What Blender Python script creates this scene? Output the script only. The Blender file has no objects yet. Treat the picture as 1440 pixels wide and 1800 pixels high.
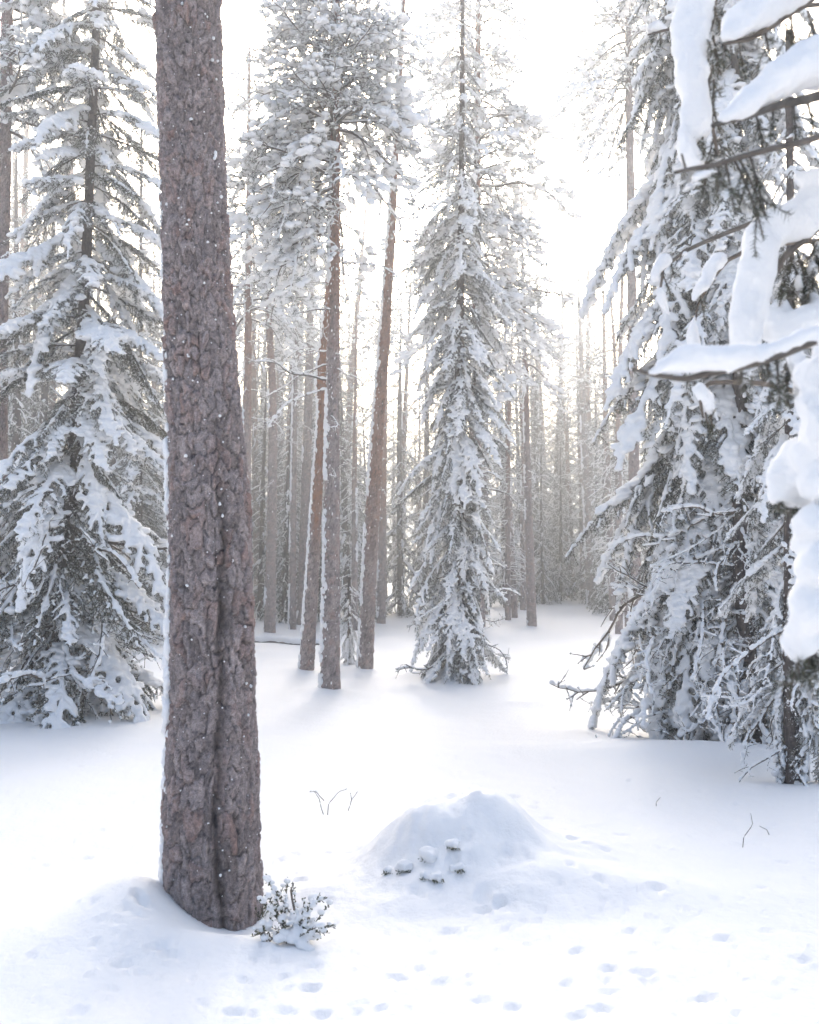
import bpy, math, random
import numpy as np
from mathutils import Vector, Matrix

# ------------------------------------------------------------------ camera, sky, sun, exposure
SC = bpy.context.scene
COL = SC.collection
CAM_H, FPX, PITCH = 1.70, 1750.0, math.atan(110 / 1750.0)
cam_d = bpy.data.cameras.new('camera')
cam = bpy.data.objects.new('camera', cam_d); COL.objects.link(cam)
cam.location = (0, 0, CAM_H)
cam.rotation_euler = (math.pi / 2 + PITCH, 0, 0)
cam_d.sensor_fit = 'HORIZONTAL'; cam_d.sensor_width = 36.0
cam_d.lens = 36.0 * FPX / 1440.0
cam_d.clip_start = 0.05; cam_d.clip_end = 2000
cam_d.dof.use_dof = True; cam_d.dof.focus_distance = 11.0; cam_d.dof.aperture_fstop = 6.3
SC.camera = cam

SUN_EL = math.radians(23.0)
world = bpy.data.worlds.new('World'); SC.world = world; world.use_nodes = True
wn = world.node_tree
sky = wn.nodes.new('ShaderNodeTexSky'); sky.sky_type = 'NISHITA'; sky.sun_disc = False
sky.sun_elevation = SUN_EL; sky.sun_rotation = 0.0
sky.air_density = 1.0; sky.dust_density = 8.5; sky.ozone_density = 1.5
bg = wn.nodes['Background']; bg.inputs['Strength'].default_value = 0.15
wn.links.new(sky.outputs[0], bg.inputs['Color'])
sun_d = bpy.data.lights.new('sun', 'SUN'); sun_d.energy = 2.0; sun_d.angle = math.radians(18.0)
sun_d.color = (1.0, 0.985, 0.965)
sun = bpy.data.objects.new('sun', sun_d); COL.objects.link(sun)
sun.location = (0, 30, 30); sun.rotation_euler = (SUN_EL - math.pi / 2, 0, 0)
SC.view_settings.view_transform = 'Standard'; SC.view_settings.look = 'None'
SC.view_settings.gamma = 1.0; SC.view_settings.use_curve_mapping = False
SC.view_settings.exposure = 1.9
cy = SC.cycles
cy.use_denoising = True
cy.use_adaptive_sampling = True; cy.adaptive_threshold = 0.03
cy.max_bounces = 4; cy.diffuse_bounces = 3; cy.glossy_bounces = 1; cy.transmission_bounces = 2
cy.volume_bounces = 0; cy.transparent_max_bounces = 4
cy.sample_clamp_indirect = 6.0

# ------------------------------------------------------------------ helpers
random.seed(4)
RNG = np.random.default_rng(11)
CP, SP = math.cos(PITCH), math.sin(PITCH)

def pray(x, y):
    u, v = (x - 720) / FPX, (900 - y) / FPX
    return np.array([u, CP - SP * v, SP + CP * v])

def pp(x, y, Y):
    """photo pixel -> point on the vertical plane Y metres ahead"""
    d = pray(x, y)
    return np.array([0, 0, CAM_H]) + d * (Y / d[1])

def hash_(i, j, k, s):
    n = (i.astype(np.int64) * 374761393 + j.astype(np.int64) * 668265263 + k.astype(np.int64) * 2147483647 + s * 974634777) & 0xFFFFFFFF
    n = ((n ^ (n >> 13)) * 1274126177) & 0xFFFFFFFF
    n = ((n ^ (n >> 16)) * 2246822519) & 0xFFFFFFFF
    return ((n ^ (n >> 15)) & 0xFFFFFF) / float(0xFFFFFF)

def vnoise(x, y, z=None, s=0):
    x = np.asarray(x, float); y = np.asarray(y, float)
    z = np.zeros_like(x) if z is None else np.asarray(z, float)
    xi, yi, zi = np.floor(x), np.floor(y), np.floor(z)
    fx, fy, fz = x - xi, y - yi, z - zi
    fx, fy, fz = [f * f * (3 - 2 * f) for f in (fx, fy, fz)]
    xi, yi, zi = xi.astype(int), yi.astype(int), zi.astype(int)
    r = 0
    for a in (0, 1):
        for b in (0, 1):
            for c in (0, 1):
                w = (fx if a else 1 - fx) * (fy if b else 1 - fy) * (fz if c else 1 - fz)
                r = r + w * hash_(xi + a, yi + b, zi + c, s)
    return r

def fbm(x, y, z=None, s=0, o=4):
    r, a, t = 0, 1.0, 0
    f = 1.0
    for i in range(o):
        r = r + a * vnoise(np.asarray(x) * f, np.asarray(y) * f, None if z is None else np.asarray(z) * f, s + i)
        t += a; a *= 0.5; f *= 2.03
    return r / t - 0.5

def sstep(a, b, x):
    t = np.clip((x - a) / (b - a), 0, 1)
    return t * t * (3 - 2 * t)

class MB:
    def __init__(self):
        self.v = []; self.f = []; self.n = 0
    def add(self, V, F, m=0):
        V = np.asarray(V, float); F = np.asarray(F, int)
        if len(V) == 0 or len(F) == 0: return self
        self.v.append(V); self.f.append((F + self.n, np.full(len(F), m, int) if np.isscalar(m) else np.asarray(m)))
        self.n += len(V); return self
    def mesh(self, name, mats, smooth=True, attrs=None):
        V = np.concatenate(self.v)
        me = bpy.data.meshes.new(name)
        me.vertices.add(len(V)); me.vertices.foreach_set('co', V.ravel())
        tot = sum(F.size for F, _ in self.f); nf = sum(len(F) for F, _ in self.f)
        me.loops.add(tot); me.polygons.add(nf)
        me.loops.foreach_set('vertex_index', np.concatenate([F.ravel() for F, _ in self.f]))
        lt = np.concatenate([np.full(len(F), F.shape[1]) for F, _ in self.f])
        me.polygons.foreach_set('loop_start', np.concatenate([[0], np.cumsum(lt)[:-1]]))
        me.polygons.foreach_set('loop_total', lt)
        me.polygons.foreach_set('material_index', np.concatenate([m for _, m in self.f]))
        me.polygons.foreach_set('use_smooth', np.full(nf, smooth))
        for m in mats: me.materials.append(m)
        if attrs:
            for k, a in attrs.items():
                at = me.attributes.new(k, 'FLOAT', 'POINT'); at.data.foreach_set('value', np.asarray(a, float))
        me.update(calc_edges=True)
        return me

def obj(name, mesh, parent=None, M=None):
    o = bpy.data.objects.new(name, mesh); COL.objects.link(o)
    if parent is not None: o.parent = parent
    if M is not None: o.matrix_local = M
    if name == 'snow': o['kind'] = 'stuff'
    return o

def thing(name, label, cat, loc, group=None):
    o = bpy.data.objects.new(name, None); COL.objects.link(o)
    o.location = loc; o.empty_display_size = 0.2
    o['label'] = label; o['category'] = cat
    if group: o['group'] = group
    return o

def tag(o, label, cat, group=None):
    o['label'] = label; o['category'] = cat
    if group: o['group'] = group
    return o

def norm(a):
    a = np.asarray(a, float)
    return a / np.maximum(np.linalg.norm(a, axis=-1, keepdims=True), 1e-9)

def tube(P, R, sides=6):
    P = np.asarray(P, float); n = len(P)
    R = np.broadcast_to(np.asarray(R, float), (n,))
    T = norm(np.gradient(P, axis=0))
    ref = np.where(np.abs(T[:, 2:3]) > 0.95, np.array([[1., 0, 0]]), np.array([[0, 0, 1.]]))
    A = norm(np.cross(T, ref)); B = np.cross(A, T)
    th = np.linspace(0, 2 * np.pi, sides, endpoint=False)
    V = P[:, None] + R[:, None, None] * (np.cos(th)[None, :, None] * A[:, None] + np.sin(th)[None, :, None] * B[:, None])
    i = np.arange(n - 1)[:, None] * sides; j = np.arange(sides)[None]; k = (j + 1) % sides
    F = np.stack([i + j, i + k, i + sides + k, i + sides + j], -1).reshape(-1, 4)
    return V.reshape(-1, 3), F

def ico(sub):
    import bmesh
    bm = bmesh.new(); bmesh.ops.create_icosphere(bm, subdivisions=sub, radius=1.0)
    bm.verts.ensure_lookup_table()
    V = np.array([v.co[:] for v in bm.verts]); F = np.array([[v.index for v in f.verts] for f in bm.faces])
    bm.free(); return V, F
ICO1, ICO2 = ico(1), ico(2)

def blobs(C, R, squash=0.8, template=ICO1, rs=0.15, rng=RNG):
    """many lumpy balls -> V, F ; R is (n,) or (n,3)"""
    tv, tf = template
    C = np.asarray(C, float); R = np.asarray(R, float)
    if R.ndim == 1: R = np.stack([R, R, R * squash], -1)
    n, k = len(C), len(tv)
    V = C[:, None] + tv[None] * R[:, None] * (1 + rng.uniform(-rs, rs, (n, k, 1)))
    F = tf[None] + (np.arange(n) * k)[:, None, None]
    return V.reshape(-1, 3), F.reshape(-1, 3)

def remesh(V, F, voxel, smooth=3):
    mb = MB().add(V, F); me = mb.mesh('tmp', [])
    o = bpy.data.objects.new('tmp', me); COL.objects.link(o)
    m = o.modifiers.new('r', 'REMESH'); m.mode = 'VOXEL'; m.voxel_size = voxel
    if smooth:
        s = o.modifiers.new('s', 'SMOOTH'); s.factor = 0.5; s.iterations = smooth
    dg = bpy.context.evaluated_depsgraph_get(); e = o.evaluated_get(dg); em = e.to_mesh()
    nv, nf = len(em.vertices), len(em.polygons)
    co = np.empty(nv * 3); em.vertices.foreach_get('co', co)
    nl = len(em.loops); li = np.empty(nl, int); em.loops.foreach_get('vertex_index', li)
    lt = np.empty(nf, int); em.polygons.foreach_get('loop_total', lt)
    e.to_mesh_clear(); bpy.data.objects.remove(o); bpy.data.meshes.remove(me)
    if nf and (lt == 4).all(): return co.reshape(-1, 3), li.reshape(-1, 4)
    out = []; s = 0
    for k in lt:
        q = li[s:s + k]; s += k
        out.append([q[0], q[1], q[2], q[3] if k > 3 else q[2]])
    return co.reshape(-1, 3), np.array(out)

def roughen(V, amp, sc, s=0):
    n = np.stack([vnoise(V[:, 0] * sc + a * 7.3, V[:, 1] * sc, V[:, 2] * sc, s + a) - 0.5 for a in range(3)], -1)
    return V + n * amp * 2

# ------------------------------------------------------------------ materials
def mat(name):
    m = bpy.data.materials.new(name); m.use_nodes = True
    nt = m.node_tree; b = nt.nodes['Principled BSDF']
    return m, nt, b

def noise_node(nt, scale, detail=4, rough=0.55):
    n = nt.nodes.new('ShaderNodeTexNoise'); n.inputs['Scale'].default_value = scale
    n.inputs['Detail'].default_value = detail; n.inputs['Roughness'].default_value = rough
    tc = nt.nodes.new('ShaderNodeTexCoord'); nt.links.new(tc.outputs['Object'], n.inputs['Vector'])
    return n

def ramp(nt, src, stops):
    r = nt.nodes.new('ShaderNodeValToRGB')
    e = r.color_ramp.elements
    while len(e) < len(stops): e.new(0.5)
    for q, (p, c) in zip(e, stops): q.position = p; q.color = (*c, 1)
    nt.links.new(src, r.inputs[0]); return r

def mixc(nt, fac, a, b, mode='MIX'):
    m = nt.nodes.new('ShaderNodeMix'); m.data_type = 'RGBA'; m.blend_type = mode
    if isinstance(fac, float): m.inputs[0].default_value = fac
    else: nt.links.new(fac, m.inputs[0])
    for s, i in ((a, 6), (b, 7)):
        if isinstance(s, tuple): m.inputs[i].default_value = (*s, 1)
        else: nt.links.new(s, m.inputs[i])
    return m.outputs[2]

def attr(nt, name):
    a = nt.nodes.new('ShaderNodeAttribute'); a.attribute_name = name; return a.outputs['Fac']

def bump(nt, b, h, strength, dist):
    n = nt.nodes.new('ShaderNodeBump'); n.inputs['Strength'].default_value = strength
    n.inputs['Distance'].default_value = dist
    nt.links.new(h, n.inputs['Height']); nt.links.new(n.outputs[0], b.inputs['Normal'])

def make_snow(name, sc, dist):
    m, nt, b = mat(name)
    n = noise_node(nt, sc, 5, 0.6)
    r = ramp(nt, n.outputs['Fac'], [(0.3, (0.89, 0.89, 0.89)), (0.7, (0.92, 0.92, 0.915))])
    nt.links.new(r.outputs[0], b.inputs['Base Color'])
    b.inputs['Roughness'].default_value = 0.65; b.inputs['Specular IOR Level'].default_value = 0.25
    bump(nt, b, n.outputs['Fac'], 0.5, dist)
    return m
M_SNOW = make_snow('snow', 55, 0.01)
M_GSNOW = make_snow('ground_snow', 30, 0.012)

def make_bark(name, dark, mid, light, redc):
    m, nt, b = mat(name)
    pl = attr(nt, 'plate'); cr = attr(nt, 'crack'); rd = attr(nt, 'red')
    n = noise_node(nt, 45, 6, 0.65); n2 = noise_node(nt, 9, 4)
    c = ramp(nt, pl, [(0.0, mid), (0.6, light), (1.0, redc)]).outputs[0]
    g = ramp(nt, n.outputs['Fac'], [(0.3, (0.55, 0.55, 0.56)), (0.7, (1.25, 1.22, 1.2))]).outputs[0]
    c = mixc(nt, 1.0, c, g, 'MULTIPLY')
    g2 = ramp(nt, n2.outputs['Fac'], [(0.3, (0.8, 0.8, 0.82)), (0.7, (1.15, 1.1, 1.08))]).outputs[0]
    c = mixc(nt, 1.0, c, g2, 'MULTIPLY')
    n3 = noise_node(nt, 170, 4, 0.7)
    g3 = ramp(nt, n3.outputs['Fac'], [(0.35, (0.6, 0.58, 0.57)), (0.65, (1.3, 1.3, 1.32))]).outputs[0]
    c = mixc(nt, 0.8, c, g3, 'MULTIPLY')
    c = mixc(nt, rd, c, (0.30, 0.135, 0.075))
    c = mixc(nt, cr, dark, c)
    nt.links.new(c, b.inputs['Base Color'])
    b.inputs['Roughness'].default_value = 0.9; b.inputs['Specular IOR Level'].default_value = 0.15
    ad = nt.nodes.new('ShaderNodeMath'); ad.operation = 'ADD'; nt.links.new(n.outputs['Fac'], ad.inputs[0])
    ml = nt.nodes.new('ShaderNodeMath'); ml.operation = 'MULTIPLY'; ml.inputs[1].default_value = .5; nt.links.new(n3.outputs['Fac'], ml.inputs[0]); nt.links.new(ml.outputs[0], ad.inputs[1])
    bump(nt, b, ad.outputs[0], 0.9, 0.010)
    return m
M_BARK = make_bark('pine_bark', (0.045, 0.036, 0.034), (0.23, 0.198, 0.19), (0.44, 0.395, 0.385), (0.36, 0.255, 0.225))
M_SBARK = make_bark('spruce_bark', (0.04, 0.035, 0.032), (0.115, 0.098, 0.09), (0.17, 0.15, 0.14), (0.15, 0.115, 0.10))

def make_plain(name, a, b_, sc, rough=0.85, trans=None):
    m, nt, b = mat(name)
    n = noise_node(nt, sc, 3)
    oi = nt.nodes.new('ShaderNodeObjectInfo')
    r = ramp(nt, n.outputs['Fac'], [(0.3, a), (0.7, b_)]).outputs[0]
    h = ramp(nt, oi.outputs['Random'], [(0.0, (0.8, 0.85, 0.85)), (1.0, (1.2, 1.15, 1.05))]).outputs[0]
    nt.links.new(mixc(nt, 1.0, r, h, 'MULTIPLY'), b.inputs['Base Color'])
    b.inputs['Roughness'].default_value = rough; b.inputs['Specular IOR Level'].default_value = 0.2
    return m
M_NEEDLE = make_plain('needles', (0.055, 0.062, 0.042), (0.115, 0.118, 0.085), 6)
M_PNEEDLE = make_plain('pine_needles', (0.06, 0.075, 0.055), (0.12, 0.13, 0.10), 6)
M_TWIG = make_plain('twig_bark', (0.10, 0.082, 0.07), (0.19, 0.165, 0.15), 25)
M_LEAF = make_plain('shrub_leaf', (0.05, 0.06, 0.03), (0.12, 0.12, 0.06), 20, 0.6)
M_DRY = make_plain('dry_leaf', (0.16, 0.11, 0.05), (0.24, 0.17, 0.08), 20, 0.8)

# ------------------------------------------------------------------ ground
MOUNDS = []   # (x, y, height, rx, ry)
def H(x, y, mounds=True):
    x = np.asarray(x, float); y = np.asarray(y, float)
    t = np.clip(y - 24, 0, 60)
    h = 0.022 * t * sstep(0, 10, t)
    h = h + 0.16 * fbm(x / 7 + 3.1, y / 7 + 1.7, None, 21, 2) + 0.10 * fbm(x / 2.6, y / 2.6 + 9, None, 31, 2)
    h = h + 1.2 * fbm(x / 60 + 5, y / 60 + 2, None, 41, 2) * sstep(60, 140, np.hypot(x, y))
    if mounds:
        for (mx, my, mh, rx, ry) in MOUNDS:
            q = ((x - mx) / rx) ** 2 + ((y - my) / ry) ** 2
            h = h + mh * np.exp(-np.minimum(q ** 2.0 if rx < 0 else q, 40))
    return h

def gpix(x, y, mounds=False):
    """photo pixel -> where that ray first meets the snow"""
    d = pray(x, y); t = np.linspace(1.5, 160, 6000)
    P = np.array([0, 0, CAM_H]) + d[None] * t[:, None]
    g = P[:, 2] - H(P[:, 0], P[:, 1], mounds)
    i = np.argmax(g < 0) if (g < 0).any() else len(t) - 1
    return P[i]

def gz(x, y): return float(H(np.array([x]), np.array([y]))[0])

# where the trees stand (photo pixels of the trunk foot -> points on the snow)
FOOT = {k: gpix(*v) for k, v in dict(main=(376, 1612), pineC=(580, 1218), pineD=(641, 1182), pineK=(538, 1184), pineB=(474, 1116),
        pineS=(513, 1106), pineT=(530, 1098), pineE=(670, 1100), pineH=(935, 1104), pineG=(838, 1150), pineA=(443, 1135), pineZ=(1040, 1064),
        sprF=(810, 1200), sprL=(98, 1250), sprM=(245, 1130), pineP=(-6, 1245), spr1=(1236, 1282), spr2=(1342, 1300), spr3=(1394, 1368),
        young=(614, 1172)).items()}
f = FOOT
def mound(p, h, rx, ry): MOUNDS.append((p[0], p[1], h, rx, ry))
p = gpix(790, 1542); MX, MY = p[0], p[1] + 0.27
MOUNDS += [(MX + 0.02, MY, 0.27, -0.47, 0.46), (MX + 0.42, MY + 0.05, 0.15, 0.55, 0.50), (MX - 0.05, MY - 0.32, 0.07, 0.40, 0.25)]
p = gpix(940, 1575); MOUNDS.append((p[0], p[1], 0.11, 0.9, 0.32))
MOUNDS += [(f['main'][0] - 0.42, f['main'][1] + 0.02, 0.17, 0.26, 0.34), (f['main'][0] - 0.75, f['main'][1] - 0.45, 0.08, 0.6, 0.5),
           (f['main'][0] + 0.12, f['main'][1] + 0.05, -0.09, 0.30, 0.30), (f['main'][0] - 0.05, f['main'][1] - 0.42, 0.05, 0.5, 0.18)]
p = gpix(752, 1196); MOUNDS.append((p[0], p[1] + 0.2, 0.20, 0.40, 0.4))
for k in ('pineC', 'pineD', 'pineK', 'pineB', 'pineE', 'pineH', 'sprL', 'sprF'):
    mound(f[k] + np.array([-0.08, 0.05, 0]), 0.10, 0.35, 0.4)
mound(f['spr1'] + np.array([0.1, 0.3, 0]), -0.16, 1.2, 0.9)
mound(f['spr1'] + np.array([-0.6, -1.5, 0]), 0.10, 1.6, 0.5)
mound(f['spr3'] + np.array([0.2, 0.5, 0]), -0.10, 0.8, 0.6)
for (x, y) in ((470, 1150), (440, 1180), (520, 1170), (900, 1190), (960, 1240)):
    mound(gpix(x, y), random.uniform(0.05, 0.12), random.uniform(0.5, 1.2), random.uniform(0.3, 0.6))

def build_ground():
    dense = np.linspace(-0.56, 0.56, 500)
    rest = np.linspace(0.56, 2 * np.pi - 0.56, 62)[1:-1]
    az = np.concatenate([dense, rest])
    r = [0.03]
    while r[-1] < 900:
        q = r[-1]
        r.append(q + (0.25 if q < 2.4 else max(0.02, q * 0.0062) if q < 14 else q * 0.013 if q < 60 else q * 0.12))
    r = np.array(r)
    A, R = np.meshgrid(az, r)
    X = (R * np.sin(A)).ravel(); Y = (R * np.cos(A)).ravel()
    Z = H(X, Y)
    near = np.exp(-(np.hypot(X, Y) / 18) ** 2)
    Z += near * (0.028 * fbm(X / 0.7, Y / 0.7, None, 51, 3) + 0.018 * fbm(X / 0.16, Y / 0.16, None, 61, 3))
    # windblown ripples on the mound, tracks, drip pits and crumbs of fallen snow
    q = np.exp(-((X - MX) / 0.7) ** 2 - ((Y - MY + 0.2) / 0.6) ** 2)
    Z += q * (0.17 * fbm(X / 0.26, Y / 0.18, None, 71, 3) + .022 * fbm(X / 0.05, Y / 0.04, None, 72, 2))
    rg = np.random.default_rng(5)
    pits = []
    for _ in range(520):
        x = 1440 * rg.random() ** 0.75; y = 1330 + 460 * rg.random() ** 0.9
        big = rg.random() < 0.16
        pits.append((x, y, rg.uniform(.028, .05) if big else rg.uniform(.012, .03), rg.uniform(.018, .03) if big else rg.uniform(.010, .02), rg.uniform(-.7, .7), rg.uniform(.012, .02) if big else rg.uniform(.004, .011)))
    for k, (x, y) in enumerate([(905, 1400), (935, 1420), (960, 1440), (985, 1460), (1010, 1475), (1040, 1485), (1060, 1495), (890, 1495), (920, 1500), (1000, 1520),
                                (850, 1575), (875, 1590), (1155, 1560), (1270, 1655), (1140, 1725), (905, 1770), (410, 1780), (575, 1500), (150, 1510), (215, 1700)]):
        pits.append((x, y, rg.uniform(.03, .05), rg.uniform(.018, .028), rg.uniform(-.6, .6), .02))
    for (x, y) in [(250, 1590), (230, 1605), (210, 1618), (180, 1620), (250, 1610), (200, 1740)]:
        pits.append((x, y, .04, .02, rg.uniform(-.6, .6), .01))
    for (x, y, a, b, th, dp) in pits:
        g = gpix(x, y, True)
        m = np.where((np.abs(X - g[0]) < 0.4) & (np.abs(Y - g[1]) < 0.4))[0]
        dx, dy = X[m] - g[0], Y[m] - g[1]
        u = (dx * math.cos(th) + dy * math.sin(th)) / a; v = (-dx * math.sin(th) + dy * math.cos(th)) / b
        d = np.sqrt(u * u + v * v) * (1 + .7 * (vnoise(X[m] * 38, Y[m] * 38, None, 91) - .5))
        Z[m] += 1.3 * dp * (-np.exp(-(d ** 3)) + 0.18 * np.exp(-((d - 1.6) / .5) ** 2))
    nr, na = len(r), len(az)
    V = np.stack([X, Y, Z], -1)
    i = np.arange(nr - 1)[:, None] * na; j = np.arange(na)[None]; k = (j + 1) % na
    F = np.stack([i + j, i + na + j, i + na + k, i + k], -1).reshape(-1, 4)
    mb = MB().add(V, F)
    o = obj('snow_ground', mb.mesh('snow_ground', [M_GSNOW])); o['kind'] = 'structure'
build_ground()

# ------------------------------------------------------------------ bark-covered trunks
def voronoi(u, v, nu, s, warp=0.0):
    """cells of size 1 x 1, wrapped every nu cells in u -> edge distance, cell random"""
    ui, vi = np.floor(u).astype(int), np.floor(v).astype(int)
    f1 = np.full(u.shape, 9.0); f2 = f1.copy(); idv = np.zeros(u.shape); tl = idv.copy()
    for a in (-1, 0, 1):
        for b in (-1, 0, 1):
            cu, cv = ui + a, vi + b; cw = np.mod(cu, nu); z0 = np.zeros_like(cw)
            du = cu + 0.15 + 0.7 * hash_(cw, cv, z0, s) - u; dv = cv + 0.15 + 0.7 * hash_(cw, cv, z0, s + 1) - v
            d = np.sqrt(du * du + dv * dv)
            c = d < f1
            f2 = np.where(c, f1, np.minimum(f2, d)); idv = np.where(c, hash_(cw, cv, z0, s + 2), idv); f1 = np.where(c, d, f1)
            tl = np.where(c, (hash_(cw, cv, z0, s + 3) - .5) * du + (hash_(cw, cv, z0, s + 4) - .7) * dv, tl)
    return f2 - f1, idv, tl

def resample(P, R, dz):
    P = np.asarray(P, float); s = np.concatenate([[0], np.cumsum(np.linalg.norm(np.diff(P, axis=0), axis=1))])
    n = max(3, int(s[-1] / dz)); t = np.linspace(0, s[-1], n)
    # smooth interpolation (linear + blur)
    Q = np.stack([np.interp(t, s, P[:, k]) for k in range(3)], -1); r = np.interp(t, s, R)
    w = max(1, int(0.25 / dz))
    if n > 4 * w:
        ker = np.ones(2 * w + 1) / (2 * w + 1)
        for k in range(3):
            e = np.concatenate([2 * Q[0, k] - Q[w:0:-1, k], Q[:, k], 2 * Q[-1, k] - Q[-2:-w - 2:-1, k]])
            Q[:, k] = np.convolve(e, ker, 'valid')
    return Q, r, t

def trunk_mesh(name, P, R, dz, na, material, cell=(0.055, 0.10), amp=0.010, redz=None, seed=0, groove=None, flare=0.0, lump=0.0, big=False):
    Q, r, t = resample(P, R, dz)
    n = len(Q)
    z0 = Q[:, 2] - Q[0, 2]
    r = r * (1 + flare * np.exp(-z0 / 0.35))
    th = np.linspace(0, 2 * np.pi, na, endpoint=False) + np.pi
    TH, T = np.meshgrid(th, t)
    Rg = np.repeat(r[:, None], na, 1)
    rm = float(np.mean(r)); nu = max(5, int(round(2 * np.pi * rm / cell[0])))
    u = (TH % (2 * np.pi)) / (2 * np.pi) * nu; v = T / cell[1]
    cx, cz = np.cos(TH) * 2, np.sin(TH) * 2
    wu = 0.55 * (vnoise(cx * 2, cz * 2, T * 7, seed + 3) - .5) + .35 * (vnoise(cx * 5, cz * 5, T * 16, seed + 4) - .5)
    wv = 0.7 * (vnoise(cx * 2, cz * 2, T * 7, seed + 5) - .5) + .4 * (vnoise(cx * 5, cz * 5, T * 16, seed + 6) - .5)
    if big:
        v = (T + .11 * T * T) / cell[1]
        wu, wv = wu * 2.0, wv * 1.7
    e1, id1, tl1 = voronoi(u + wu, v + wv, nu, seed + 10)
    e2, id2, tl2 = voronoi((u + wu * 1.3) * 2.6, (v + wv * 1.4) * 2.2, int(nu * 2.6), seed + 20)
    ew = vnoise(cx * 4, cz * 4, T * 11, seed + 30)
    pat = vnoise(cx * 1.2, cz * 1.2, T * 1.8, seed + 31)
    plate = sstep(0.0, 0.08 + 0.55 * ew * ew, e1)
    h = plate * (0.35 + 0.9 * id1) * (.6 + .8 * pat) + 0.75 * tl1 + 0.45 * tl2 + 0.35 * (fbm(cx * 9, cz * 9, T * 14, seed + 33, 3)) + 0.28 * sstep(0.0, 0.4, e2) * (0.3 + id2) + 0.35 * (vnoise(cx * 6, cz * 6, T * 9, seed + 7) - .5)
    h = h + 0.5 * (vnoise(cx * 1.1, cz * 1.1, T * 1.3, seed + 8) - .5)
    if lump: h = h + lump * (vnoise(cx * .7, cz * .7, T * .8, seed + 9) - .5)
    crack = np.clip(sstep(-0.05, 0.02 + 0.20 * ew * ew + .08 * pat, e1) * (0.7 + 0.3 * sstep(0.0, 0.2, e2)), 0, 1)
    D = amp * (h - 0.8)
    if groove is not None:
        gth, gz_top, gdep, gw = groove
        zz = np.repeat(z0[:, None], na, 1)
        gth_z = gth + 0.42 * (vnoise(zz * 1.3, zz * 0, None, 77) - .5) + .16 * (vnoise(zz * 6, zz * 0, None, 79) - .5) + 0.10 * zz / max(gz_top, .1) * 0.6
        # theta = 0 faces the camera, positive to the right
        dth = (TH - np.pi * 2 - gth_z + np.pi) % (2 * np.pi) - np.pi
        gg = np.exp(-(dth * Rg / gw) ** 2) * sstep(gz_top + 0.4, gz_top - 1.2, zz)
        D -= gdep * gg * (0.65 + 0.7 * vnoise(zz * 9, TH * 3, None, 78)); crack = crack * (1 - 0.6 * np.clip(gg, 0, 1))
    Rd = Rg + D
    X = Q[:, None, 0] + Rd * np.sin(TH); Y = Q[:, None, 1] - Rd * np.cos(TH)
    Z = np.repeat(Q[:, None, 2], na, 1) + amp * .4 * (vnoise(cx * 9, cz * 9, T * 30, seed + 12) - .5)
    V = np.stack([X, Y, Z], -1).reshape(-1, 3)
    i = np.arange(n - 1)[:, None] * na; j = np.arange(na)[None]; k = (j + 1) % na
    F = np.stack([i + j, i + k, i + na + k, i + na + j], -1).reshape(-1, 4)
    red = np.zeros_like(T)
    if redz is not None:
        zz = np.repeat(z0[:, None], na, 1)
        red = redz[2] * sstep(redz[0], redz[1], zz + 1.2 * (vnoise(cx, cz, T * 1.5, seed + 15) - .5)) * (0.55 + 0.45 * id1)
    me = MB().add(V, F).mesh(name, [material], True, dict(plate=(id1 * .75 + id2 * .25).ravel(), crack=crack.ravel(), red=red.ravel()))
    return me, (Q, r, t)

def stuck_snow(Q, r, count, side, zmax, size, seed=0, strip=0.0, material=None):
    """lumps of wind-driven snow clinging to a trunk, thickest on one side (angle side, 0 = towards camera, + right)"""
    rg = np.random.default_rng(seed + 900)
    C, R = [], []
    zz = Q[:, 2] - Q[0, 2]
    zlim = min(zmax, zz[-1])
    for _ in range(int(count * 1.7)):
        z = rg.uniform(0.15, zlim); th = rg.uniform(-1.7, 1.7) if rg.random() < .55 else side + rg.normal(0, .45)
        i = int(np.searchsorted(zz, z)); i = min(i, len(Q) - 1)
        s = .55 * size * rg.uniform(.35, 1.0) ** 1.6
        a = r[i] * 1.0
        C.append(Q[i] + np.array([a * math.sin(th), -a * math.cos(th), 0])); R.append((s * rg.uniform(.6, 1.1), s, s * rg.uniform(.8, 2.6)))
    if strip > 0:
        z = 0.1
        while z < zlim:
            i = min(int(np.searchsorted(zz, z)), len(Q) - 1)
            if vnoise(np.array([z * 1.6]), np.array([seed * 3.3]), None, 5)[0] < strip:
                for _ in range(2):
                    th = side + rg.normal(0, .22); s = size * rg.uniform(.7, 1.5); a = r[i] * 1.0
                    C.append(Q[i] + np.array([a * math.sin(th), -a * math.cos(th), rg.uniform(-.03, .03)])); R.append((s, s, s * rg.uniform(1.0, 2.4)))
            z += size * 1.1
    V, F = blobs(np.array(C), np.array(R), template=ICO1, rs=.25, rng=rg)
    return MB().add(V, F).mesh('stuck_snow', [M_SNOW])

# ------------------------------------------------------------------ boughs
def needles(P, D, length, width, per, rng, spread=0.9, up=0.0):
    P = np.repeat(P, per, 0); D = np.repeat(D, per, 0); n = len(P)
    rnd = rng.normal(size=(n, 3)); rnd -= D * np.sum(rnd * D, 1, keepdims=True); rnd = norm(rnd)
    rnd[:, 2] += up
    dr = norm(D * rng.uniform(.25, 1.0, (n, 1)) + rnd * spread)
    side = norm(np.cross(dr, rng.normal(size=(n, 3))))
    L = length * rng.uniform(.6, 1.25, (n, 1)); w = width * rng.uniform(.7, 1.2, (n, 1)) * .5
    B = P + rng.normal(size=(n, 3)) * length * .08
    V = np.stack([B - side * w, B + side * w, B + dr * L], 1).reshape(-1, 3)
    return V, np.arange(3 * n).reshape(-1, 3)

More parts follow.
